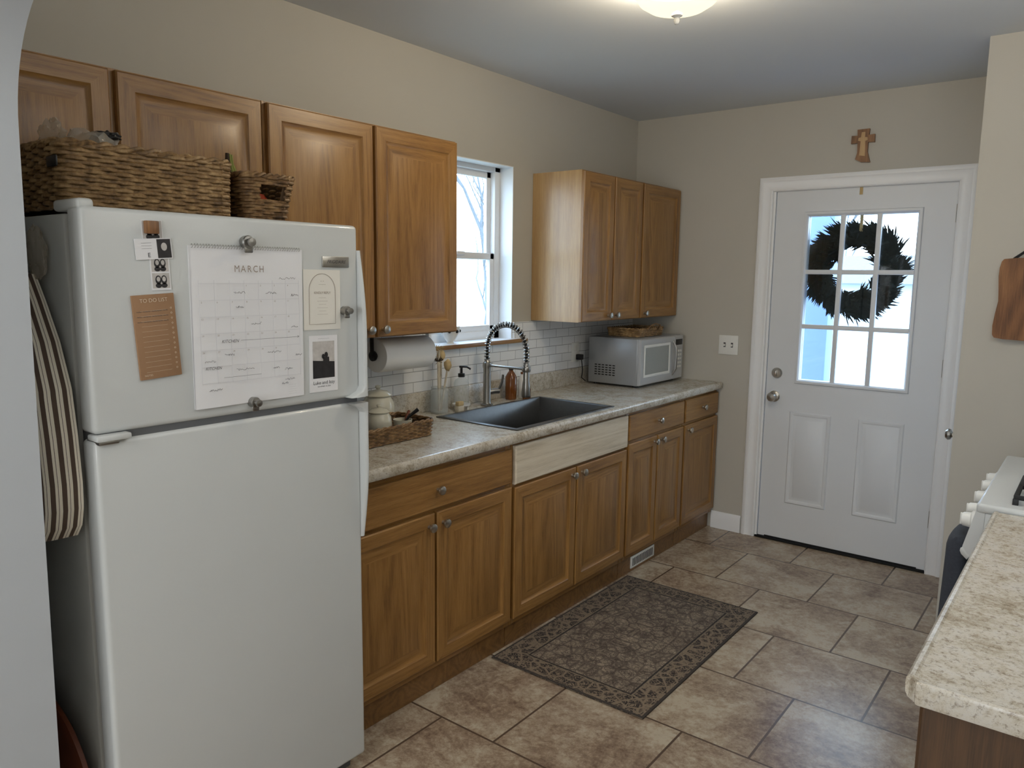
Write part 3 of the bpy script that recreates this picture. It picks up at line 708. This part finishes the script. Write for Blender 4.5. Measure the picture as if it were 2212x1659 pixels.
m=MB();m.lathe([(.036,0),(.042,.004),(.042,.10),(.036,.112),(.038,.12),(.034,.12),(.032,.11),(.038,.10),(.038,.008),(0,.006)],(.085,2.50,.9155),CLEAR);put(m,'glass_body',bj)
for i,(dx,dy,hh) in enumerate(((.015,-.02,.24),(-.01,.02,.26),(.0,.0,.29),(.02,.015,.22))):
    g=put(None,'dish_brush',None,(.085+dx*.4,2.50+dy*.4,.93),'wooden handled dish brush standing in a glass jar','brush',group='dish brushes in the jar')
    m=MB();p0=Vector((.085+dx*.3,2.50+dy*.3,.925));p1=Vector((.085+dx*1.6,2.50+dy*1.6,.9155+hh));m.tube([p0,p0.lerp(p1,.5),p1],[.004,.005,.004],MAPLE,8);put(m,'handle',g)
    m=MB()
    if i%2: m.blob(tuple(p1),(.018,.018,.028),BRIST,.3,9,2,i)
    else:
        for a in range(40):
            d_=Vector((random.uniform(-1,1),random.uniform(-1,1),random.uniform(-.2,1))).normalized();m.tube([p1,p1+d_*.026],.0012,TWIG if i==0 else BRIST,3)
    put(m,'bristles',g)
m=MB();m.lathe([(.040,.018),(.044,.022),(.044,.028),(.038,.028),(.036,.024),(0,.024)],(.10,2.635,.9155),CERW)
for a in range(4): m.lathe([(.007,0),(.008,.02)],(.10+.028*math.cos(a*1.571+.7),2.635+.028*math.sin(a*1.571+.7),.9155),CERW,'z',10)
thing('soap_dish','small white footed dish under the soap dispenser','dish',m,(.10,2.635,.9155))
sd=put(None,'soap_dispenser',None,(.10,2.635,.940),'ribbed clear glass soap dispenser with black pump','soap dispenser')
m=MB();vs=[(.033,0),(.036,.004),(.036,.10),(.030,.116),(.014,.126),(.014,.134)];m.lathe(vs,(.10,2.635,.9402),CLEAR,'z',16);put(m,'bottle',sd)
m=MB();m.lathe([(.016,0),(.016,.016),(.006,.018),(.006,.042),(.011,.044),(.011,.052),(0,.053)],(.10,2.635,1.0702),BLACK,'z',16);m.tube([(.10,2.635,1.118),(.125,2.645,1.118),(.142,2.652,1.108)],.0045,BLACK,8);put(m,'pump',sd)
m=MB();m.box(.125,.150,2.56,2.60,.9158,.945,MAPLE,.004);m.box(.127,.149,2.562,2.598,.945,.965,BRIST,.003);thing('scrub_brush','small wooden block brush beside the sink','brush',m,(.14,2.58,.9158))
def bottle(lab,c,r,h,mat,cap):
    g=put(None,'soap_bottle',None,c,lab,'bottle');m=MB();m.lathe([(r*.9,0),(r,.006),(r,h*.70),(r*.55,h*.84),(r*.36,h*.88),(r*.36,h*.94)],c,mat);put(m,'bottle_body',g)
    m=MB();m.lathe([(r*.42,h*.92),(r*.42,h),(0,h)],c,cap,'z',16);put(m,'cap',g)
bottle('amber soap bottle beside the faucet',(.085,3.03,.9155),.030,.165,AMBER,BLACK)
bottle('pale slim bottle next to the amber bottle',(.10,3.105,.9155),.022,.135,CERW,AMBER)
bottle('short amber bottle close to the faucet',(.14,3.09,.9155),.022,.075,AMBER,AMBER)
g=put(None,'planter_bowl',None,(-.03,2.70,1.2155),'white footed bowl with black painted marks on the sill','bowl')
m=MB();m.lathe([(.018,0),(.016,.006),(.030,.022),(.044,.05),(.046,.082),(.043,.082),(.040,.05),(.02,.02),(0,.018)],(-.03,2.70,1.2155),CERW)
for a in (0,-.9,.9,-1.9,2.1):
    m.blob((-.03+.0435*math.cos(a),2.70+.0435*math.sin(a),1.2155+.058),(.006,.010,.008),BLACK,.4,9,2,a)
put(m,'bowl',g)
g=put(None,'wall_outlet',None,(.008,3.73,1.10),'white wall outlet on the tile backsplash','outlet')
m=MB();m.box(.008,.013,3.695,3.768,1.045,1.160,PLAST,.0015);m.box(.013,.0145,3.715,3.748,1.110,1.140,CERW,.001);put(m,'cover_plate',g)
m=MB();m.box(.0135,.05,3.735,3.765,1.058,1.09,BLACK,.004);m.tube([(.045,3.75,1.06),(.05,3.755,1.0),(.035,3.77,.95),(.05,3.79,.93)],.003,BLACK,6);thing('power_plug','black power plug and cord in the wall outlet','plug',m,(.0135,3.75,1.07))
g=put(None,'light_switch',None,(.666,YF,1.144),'white double toggle light switch plate','light switch')
m=MB();m.box(.606,.726,YF-.006,YF,1.086,1.202,PLAST,.002);put(m,'cover_plate',g)
for x in (.643,.689):
    m=MB();m.box(x-.005,x+.005,YF-.018,YF-.005,1.136,1.150,CERW,.002);m.box(x-.0065,x+.0065,YF-.0068,YF-.005,1.130,1.158,INK);put(m,'toggle',g)
m=MB();cx_,cz_=1.347,2.26;Y=YF
m.prism([(cx_-.024,2.205),(cx_-.026,2.255),(cx_-.058,2.253),(cx_-.057,2.294),(cx_-.028,2.292),(cx_-.030,2.323),(cx_+.030,2.324),(cx_+.028,2.292),(cx_+.057,2.294),(cx_+.058,2.253),(cx_+.026,2.255),(cx_+.026,2.205),(cx_+.042,2.152),(cx_-.004,2.156),(cx_-.032,2.172)],'y',Y-.018,Y,OLIVE)
m.prism([(cx_-.012,2.19),(cx_-.010,2.262),(cx_-.024,2.266),(cx_-.022,2.280),(cx_-.010,2.282),(cx_-.008,2.308),(cx_+.010,2.308),(cx_+.010,2.282),(cx_+.022,2.280),(cx_+.024,2.266),(cx_+.012,2.262),(cx_+.016,2.185)],'y',Y-.0190,Y-.017,OEND)
thing('wooden_cross','small carved olive wood cross above the door','cross',m,(cx_,Y,2.24))
# wreath outside
cyw=YF+.10;wc=Vector((1.326,cyw,1.592));WR=.182
wr=put(None,'wreath',None,tuple(wc),'dark green evergreen wreath hung outside the door glass','wreath')
m=MB()
for k in range(4):
    m.tube([wc+Vector(((WR-.02+.018*math.cos(5*a+k*1.6))*math.cos(a),.014*math.sin(5*a+2*k),(WR-.02+.018*math.cos(5*a+k*1.6))*math.sin(a))) for a in [i*2*math.pi/60 for i in range(60)]],.006,TWIG,5,True)
put(m,'vine_ring',wr)
m=MB();rn=random.Random(5)
m.tube([wc+Vector(((WR+.012*math.sin(9*a))*math.cos(a),-.005,(WR+.012*math.sin(9*a))*math.sin(a))) for a in [i*2*math.pi/90 for i in range(90)]],[.038+.010*math.sin(i*1.9)+.006*math.sin(i*.7) for i in range(90)],NEEDLE,8,True)
for tft in range(56):
    a0=2*math.pi*tft/56+rn.uniform(-.06,.06)
    rad=WR+rn.uniform(-.024,.026);dirv=rn.uniform(-.3,1.1);len0=rn.uniform(.85,1.35)
    for i in range(90):
        a=a0+rn.uniform(-.12,.12);rr_=rad+rn.uniform(-.045,.045);p=wc+Vector((rr_*math.cos(a),rn.uniform(-.03,.02),rr_*math.sin(a)))
        tang=Vector((-math.sin(a),0,math.cos(a)));out=Vector((math.cos(a),0,math.sin(a)))
        d_=(tang*rn.uniform(.3,1)+out*(dirv+rn.uniform(-.6,.6))+Vector((0,rn.uniform(-.5,.3),0))).normalized();L_=rn.uniform(.04,.08)*len0;sd_=d_.cross(Vector((0,1,0))).normalized()*rn.uniform(.002,.005)
        m.add([p-sd_,p+sd_,p+d_*L_*.6+sd_*1.1,p+d_*L_,p+d_*L_*.6-sd_*1.1],[(0,1,2,3,4)],NEEDLE)
put(m,'needles',wr,recalc=False)
m=MB();m.box(1.345,1.361,cyw-.045,cyw-.043,1.79,2.03,GOLD);m.box(1.345,1.361,Y0-.003,cyw-.043,2.028,2.032,GOLD);m.box(1.345,1.361,Y0-.003,Y0-.001,1.99,2.032,GOLD,.0005);put(m,'hanger',wr,label='thin gold over-door hanger strip')
# ------------------------------------------------------------------ microwave
mw=put(None,'microwave_oven',None,(.23,4.07,.9155),'silver countertop microwave oven below the wall cabinet','microwave')
a0,a1,b0,b1_,c0,c1=.06,.385,3.80,4.345,.927,1.196
m=MB();m.box(a0,a1,b0,b1_,c0,c1,MWS,.006)
for i in range(6):
    for k in range(5): x=.105+i*.024;z=.975+k*.014;m.box(x,x+.016,b0-.0008,b0+.002,z,z+.006,DARK)
for x in (.09,.35):
    for y in (3.84,4.30): m.lathe([(.012,0),(.012,.014)],(x,y,.9153),BLACK,'z',12)
put(m,'housing',mw)
m=MB();P=lambda u,v,h:(a1+h,u,v)
ys=4.225
m.rings(P,b0+.002,ys,c0+.003,c1-.003,[(0,0),(0,.012),(.006,.018),(.030,.019),(.034,.0165)],MWF,MWF,MWF)
m.rings(P,b0+.045,ys-.055,c0+.045,c1-.038,[(0,.0168),(.003,.020),(.012,.020),(.016,.017)],PLAST,PLAST,MWG)
m.text('SAMSUNG',.013,(a1+.0172,b0+.19,c0+.014),U,V,INK);dd=put(m,'door',mw)
m=MB();m.tube([(a1+.014,ys-.02,c0+.03),(a1+.038,ys-.018,c0+.07),(a1+.042,ys-.018,c0+.14),(a1+.038,ys-.018,c0+.20),(a1+.014,ys-.02,c1-.03)],.007,STEEL,10);put(m,'handle',dd)
m=MB();m.rings(P,ys+.003,b1_-.002,c0+.003,c1-.003,[(0,0),(0,.012),(.005,.017)],MWF,MWF,MWF);m.box(a1+.0165,a1+.018,ys+.016,b1_-.016,c1-.06,c1-.025,BLACK,.0005)
for i in range(3):
    for k in range(5): m.box(a1+.0165,a1+.0185,ys+.02+i*.028,ys+.04+i*.028,c0+.07+k*.024,c0+.083+k*.024,PLAST,.0005)
put(m,'control_panel',mw)
tb=put(None,'wicker_tray',None,(.22,4.05,1.1965),'small wicker tray on top of the microwave','basket')
basket(tb,.235,4.04,1.1975,.20,.30,.045,.0045,WICK,.006,.02,.026)
m=MB();m.tube([(.345,3.97,1.235),(.365,3.98,1.262),(.365,4.04,1.272),(.365,4.10,1.262),(.345,4.11,1.235)],.005,WICKD,6);put(m,'handle',tb)
m=MB();m.box(.17,.31,3.95,4.12,1.203,1.232,M('folded_cloth',(52,44,40),.9),.008);thing('folded_cloth','dark folded cloth in the tray on the microwave','cloth',m,(.24,4.03,1.203))
# ------------------------------------------------------------------ rug
m=MB();m.box(RX0,RX1,RY0,RY1,.0005,.007,RUG,.002);put(m,'area_rug',None,((RX0+RX1)/2,(RY0+RY1)/2,0),'dark distressed patterned rug on the tile before the sink','rug')
# ------------------------------------------------------------------ ceiling light
lx,ly=1.256,2.385
cl=put(None,'ceiling_light',None,(lx,ly,H),'flush mount ceiling light with frosted glass bowl','ceiling light')
m=MB();m.lathe([(.07,0),(.09,-.006),(.09,-.02),(.10,-.030),(.102,-.036),(.098,-.040),(.0,-.036)],(lx,ly,H-.0005),WHITE,'z',48);put(m,'canopy',cl)
m=MB();m.lathe([(.148,-.040),(.146,-.050),(.140,-.068),(.122,-.092),(.092,-.111),(.055,-.121),(.012,-.124)],(lx,ly,H),DOME,'z',48);sh=put(m,'lamp_shade',cl)
bm=bmesh.new();bm.from_mesh(sh.data);bmesh.ops.delete(bm,geom=[f for f in bm.faces if len(f.verts)>6],context='FACES_ONLY');bm.to_mesh(sh.data);bm.free()
m=MB();m.lathe([(.004,-.118),(.018,-.127),(.018,-.133),(.007,-.139),(.010,-.148),(.007,-.158),(0,-.162)],(lx,ly,H),CERW,'z',20);put(m,'finial',cl)
# ------------------------------------------------------------------ right side
rc=put(None,'base_cabinet',None,(2.6,1.85,0),'oak base cabinet with plain end panel near the range','cabinet')
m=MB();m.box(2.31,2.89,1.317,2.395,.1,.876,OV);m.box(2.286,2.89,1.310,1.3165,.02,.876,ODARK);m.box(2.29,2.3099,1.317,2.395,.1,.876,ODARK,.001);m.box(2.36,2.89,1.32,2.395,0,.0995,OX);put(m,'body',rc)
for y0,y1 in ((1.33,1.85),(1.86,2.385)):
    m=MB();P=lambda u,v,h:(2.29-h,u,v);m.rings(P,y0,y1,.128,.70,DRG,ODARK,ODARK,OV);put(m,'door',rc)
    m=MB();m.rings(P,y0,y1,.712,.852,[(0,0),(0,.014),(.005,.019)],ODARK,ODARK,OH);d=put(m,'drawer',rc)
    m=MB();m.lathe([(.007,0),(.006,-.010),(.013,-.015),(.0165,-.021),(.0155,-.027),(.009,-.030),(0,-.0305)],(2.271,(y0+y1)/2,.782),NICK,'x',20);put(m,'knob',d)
m=MB();ed=edgeprof(2.253,-1)
m.prism(ed,'y',1.292,2.402,COUNT);m.box(2.298,2.898,1.278,2.402,.877,.915,COUNT)
m.prism([(2.298,1.278),(2.298,1.295),(2.256,1.295),(2.268,1.282)],'z',.878,.9155,COUNT)
m.box(2.27,2.898,1.268,1.282,.878,.917,COUNT,.006)
put(m,'worktop',None,(2.57,1.83,.877),'short granite-look laminate worktop beside the range','countertop')
rg=put(None,'gas_range',None,(2.5,2.79,0),'white gas range with front knobs and black grates','stove')
m=MB();m.box(2.235,2.88,2.41,3.165,.03,.905,FRW,.006);m.box(2.215,2.885,2.408,3.168,.903,.930,FRW,.008,3);m.box(2.84,2.885,2.408,3.168,.93,1.08,FRW,.01);m.box(2.28,2.86,2.45,3.12,0,.03,BLACK);put(m,'body',rg)
m=MB();m.box(2.205,2.236,2.415,3.16,.16,.765,FRW,.008);m.box(2.203,2.206,2.53,3.04,.32,.62,BLACK,.001);od=put(m,'oven_door',rg)
m=MB();m.tube([(2.207,2.45,.79-.03),(2.175,2.46,.785),(2.170,2.52,.785),(2.170,3.05,.785),(2.175,3.11,.785),(2.207,3.12,.76)],.012,FRW,10);put(m,'handle',od)
m=MB();m.prism([(2.236,.775),(2.203,.780),(2.190,.80),(2.214,.905),(2.236,.905)],'y',2.412,3.163,FRW);put(m,'control_panel',rg)
for y in (2.50,2.62,2.79,2.96,3.08):
    m=MB();m.lathe([(.028,.0),(.028,-.006),(.022,-.010),(.020,-.028),(.017,-.032),(0,-.033)],(2.205,y,.855),PLAST,'x',20);m.box(2.168,2.176,y-.004,y+.004,.838,.872,PLAST,.002);put(m,'knob',rg)
for y in (2.60,2.98):
    m=MB()
    for x in (2.30,2.42,2.56,2.70,2.82): m.box(x-.006,x+.006,y-.14,y+.14,.945,.957,IRON,.002)
    for q in (-.14,0,.14): m.box(2.295,2.825,y+q-.006,y+q+.006,.945,.957,IRON,.002)
    for x in (2.30,2.82):
        for q in (-.14,.14): m.box(x-.007,x+.007,y+q-.007,y+q+.007,.928,.947,IRON,.001)
    put(m,'grate',rg)
    for x in (2.42,2.70):
        m=MB();m.lathe([(.055,0),(.05,.008),(.035,.010),(.035,.014),(0,.015)],(x,y,.9295),IRON);put(m,'burner',rg)
m=MB();vs=[];fs=[];nr=40
zs=[.46,.50,.56,.62,.68,.74,.775,.795,.806,.811]
for i,z in enumerate(zs):
    hx_=.030 if z<.78 else (.026,.018,.006)[min(2,i-7)];wv=(.80-z)
    for k in range(nr):
        a=2*math.pi*k/nr;ca,sa=math.cos(a),math.sin(a)
        x=2.170+hx_*math.copysign(abs(ca)**.55,ca)+.006*wv*4*math.sin(sa*9)*(1 if ca<0 else .2);y=2.535+.088*math.copysign(abs(sa)**.55,sa)
        vs.append((min(x,2.201),y,z))
for i in range(len(zs)-1):
    for k in range(nr): l=(k+1)%nr;fs.append((i*nr+k,i*nr+l,i*nr+nr+l,i*nr+nr+k))
fs+=[tuple(range(nr)),tuple((len(zs)-1)*nr+k for k in range(nr))]
m.add(vs,fs,CLOTHD);thing('dish_towel','dark slate dish towel hung over the oven handle','towel',m,(2.16,2.53,.785))
cb=put(None,'cutting_board',None,(2.2,3.70,1.45),'warm brown walnut cutting board hanging on the wall','cutting board')
pl=[(2.090,1.620),(2.098,1.630),(2.14,1.634),(2.20,1.636),(2.27,1.634),(2.345,1.628),(2.352,1.56),(2.345,1.48),(2.352,1.40),(2.348,1.315),(2.30,1.306),(2.20,1.303),(2.12,1.306),(2.088,1.311),(2.081,1.322),(2.079,1.36),(2.084,1.41),(2.091,1.46),(2.088,1.51),(2.084,1.56),(2.085,1.595)]
m=MB();m.prism(pl,'y',3.690,3.7145,BOARD);put(m,'board',cb)
m=MB();m.tube([(2.13,3.698,1.630),(2.215,3.70,1.70),(2.30,3.698,1.630)],.006,BLACK,6);m.lathe([(.006,0),(.006,-.012)],(2.215,3.7155,1.70),NICK,'y',10);put(m,'cord',cb)
# ------------------------------------------------------------------ fridge side items
def sheet(fn,nu,nv,mat,uv=True):
    m=MB();vs=[fn(i/nu,k/nv) for i in range(nu+1) for k in range(nv+1)];fs=[]
    for i in range(nu):
        for k in range(nv): a=i*(nv+1)+k;fs.append((a,a+1,a+nv+2,a+nv+1))
    m.add(vs,fs,mat)
    for i in range(nu+1):
        for k in range(nv+1): m.uvs[i*(nv+1)+k]=(i/nu,k/nv)
    return m
def edge(t):
    pts_=[(0,.545),(.1,.590),(.25,.650),(.42,.694),(.6,.710),(.78,.719),(.88,.716),(.95,.702),(1,.675)]
    for (a,x),(b,y) in zip(pts_,pts_[1:]):
        if t<=b: f=(t-a)/(b-a);return x+(y-x)*f
    return .675
def apr(u,v):
    x1=edge(v)-.004;k=.80+.20*min(1,v*2.2)
    x=x1-.150*k*(1-u);y=.704-.103*k*(1-u)
    bulge=.018*math.sin(math.pi*min(1,u*1.05))
    o=.0032*math.sin(u*12+v*1.5);z=1.530-.58*v-.016*math.sin(u*3.1)*v
    return (x+o*.6+bulge*.5,y-o*.7-bulge*.6,z)
ap=put(None,'apron',None,(.55,.70,1.5),'cream apron with dark stripes hanging on the fridge side','apron')
m=sheet(apr,80,40,STRIPE);put(m,'cloth',ap)
m=MB();m.lathe([(.014,0),(.014,-.01),(.006,-.012),(.006,-.03),(.009,-.034),(0,-.036)],(.475,FY0,1.522),NICK,'y',14);put(m,'hook',ap)
m=sheet(lambda u,v:(.36+.11*u,FY0-.014-.008*math.sin(u*9+v*3),1.645-.17*v),20,20,GREENC);thing('patterned_towel','green leaf patterned cloth hanging on the fridge side','towel',m,(.45,.70,1.64))
m=MB();m.blob((.545,FY0-.010,1.575),(.05,.008,.06),BAG,.25,7,4,8);thing('plastic_pouch','grey clear plastic pouch stuck to the fridge side','bag',m,(.545,.70,1.57))
m=MB();m.lathe([(0,0),(.235,0),(.25,.006),(.25,.016),(.235,.022),(.20,.016),(0,.016)],(.465,.672,.252),BRONZE,'y',56);thing('round_wooden_tray','round reddish brown wooden tray leaning by the fridge','tray',m,(.465,.68,.252))
# ------------------------------------------------------------------ outside
m=MB();m.box(-40,40,-20,60,-.62,-.6,GRASS);put(m,'lawn',None,(0,20,-.6),'pale winter lawn outside the kitchen','lawn',kind='structure')
m=MB();m.box(-.6,3.4,YF+.14,6.0,-.15,-.05,BLUEW);m.box(.76,.94,5.45,5.60,-.1,2.7,BLUEW,.01)
m.box(.94,3.4,5.48,5.57,.70,.78,BLUEW,.008);m.box(.94,3.4,5.50,5.55,.10,.16,BLUEW)
for i in range(18): m.box(1.02+i*.13,1.05+i*.13,5.51,5.54,.15,.71,BLUEW)
m.box(-.6,3.4,5.42,5.62,2.55,2.75,BLUEW);thing('porch','pale blue white porch with post and railing outside the door','porch',m,(1.5,5.2,-.1))
h=put(None,'house',None,(1.6,11,-.6),'white sided neighbouring building outside','house')
m=MB();m.box(-.9,5,10.5,14,-.6,1.5,SIDING)
for i in range(14): m.box(-.9,5,10.492,10.5,-.5+i*.145,-.365+i*.145,SIDING,.003)
put(m,'siding_wall',h)
m=MB();m.prism([(10.3,1.5),(14.2,1.5),(12.2,1.9)],'x',-1.1,5.2,ROOF);put(m,'roof',h)
def tree(mb,p,d,L_,r_,lev,rn):
    pts_=[p];q=p;dd_=d
    for i in range(4): dd_=(dd_+Vector((rn.uniform(-.14,.14),rn.uniform(-.14,.14),rn.uniform(-.02,.10)))).normalized();q=q+dd_*L_/4;pts_.append(q)
    mb.tube(pts_,[r_*(1-.10*i) for i in range(5)],BARK,5 if lev<3 else 3)
    if lev<6:
        for k in range(3 if lev<4 else 2):
            a=rn.uniform(0,6.28);s_=rn.uniform(.35,.8);st=pts_[rn.choice([1,2,3,4])] if k else pts_[4]
            nd=(dd_+Vector((math.cos(a)*s_,math.sin(a)*s_,rn.uniform(-.1,.25)))).normalized();tree(mb,st,nd,L_*rn.uniform(.6,.82),r_*.58,lev+1,rn)
rn=random.Random(11)
for (x,y) in ((-8.5,13.0),(-14.5,20.5),(-20,29),(-2.6,19),(2.8,25),(-8,28)):
    m=MB();tree(m,Vector((x,y,-.6)),Vector((0,0,1)),rn.uniform(2.0,2.6),rn.uniform(.07,.10),0,rn);put(m,'bare_tree',None,(x,y,-.6),'leafless winter tree standing outside','tree',group='bare trees outside',recalc=False)
# ------------------------------------------------------------------ lights
wd=bpy.data.worlds.new('World');SC.world=wd;wd.use_nodes=True;nt=wd.node_tree;bg=nt.nodes['Background']
tc=N(nt,'ShaderNodeTexCoord');sp=N(nt,'ShaderNodeSeparateXYZ');nt.links.new(tc.outputs['Generated'],sp.inputs[0])
c=ramp(nt,math_(nt,'MULTIPLY_ADD',sp.outputs[2],.5,.5),[(.45,(.66,.79,.95)),(.55,(.70,.85,1.0)),(1,(.50,.73,1.0))])
nt.links.new(c,bg.inputs[0]);bg.inputs[1].default_value=8.0
def light(name,typ,loc,energy,col,size=.1,sy=None,rot=(0,0,0),portal=False,spread=None):
    l=bpy.data.lights.new(name,typ);l.energy=energy;l.color=col
    if typ=='AREA':
        l.shape='RECTANGLE';l.size=size;l.size_y=sy or size
        if portal: l.cycles.is_portal=True
    else: l.shadow_soft_size=size
    o=bpy.data.objects.new(name,l);o.location=loc;o.rotation_euler=rot;COL.objects.link(o);return o
lb=light('lamp_bulb','POINT',(0,0,-.085),42,(1,.88,.70),.04);lb.parent=cl
light('adjoining_room_top_fill','AREA',(1.7,-.9,H-.02),15,(1,.95,.88),1.2,1.0)  # added fill from above, no fixture modelled in the unseen room
light('adjoining_room_back_fill','AREA',(1.9,YB+.06,1.5),46,(.92,.96,1.0),1.7,1.3,(math.radians(90),0,0))  # added cool fill in front of the back wall, which has no window
light('ceiling_bounce_fill','AREA',(2.62,1.75,2.02),20,(.98,.985,1.0),.45,1.3,(math.radians(180),0,0))  # added unseen uplight that bounces off the ceiling, not part of the range
light('window_portal','AREA',(-.15,(WY0+WY1)/2,(WZ0+WZ1)/2),1,(1,1,1),.62,.9,(0,math.radians(-90),0),True)
light('door_portal','AREA',((GX0+GX1)/2,YF+.16,(GZ0+GZ1)/2),1,(1,1,1),.56,.92,(math.radians(-90),0,0),True)
# ------------------------------------------------------------------ camera
a,p,r=.6623,.1404,.0118
F=Vector((-math.sin(a)*math.cos(p),math.cos(a)*math.cos(p),-math.sin(p)));R0=Vector((math.cos(a),math.sin(a),0));U0=R0.cross(F)
R=R0*math.cos(r)+U0*math.sin(r);UU=U0*math.cos(r)-R0*math.sin(r)
cam=bpy.data.cameras.new('camera');co=bpy.data.objects.new('camera',cam);COL.objects.link(co)
cam.sensor_width=36;cam.lens=1645.9/2212*36;cam.clip_start=.02;cam.clip_end=200
co.matrix_world=Matrix(((R.x,UU.x,-F.x,2.4546),(R.y,UU.y,-F.y,0),(R.z,UU.z,-F.z,1.5374),(0,0,0,1)))
SC.camera=co
SC.view_settings.view_transform='Standard'
SC.view_settings.exposure=0.05
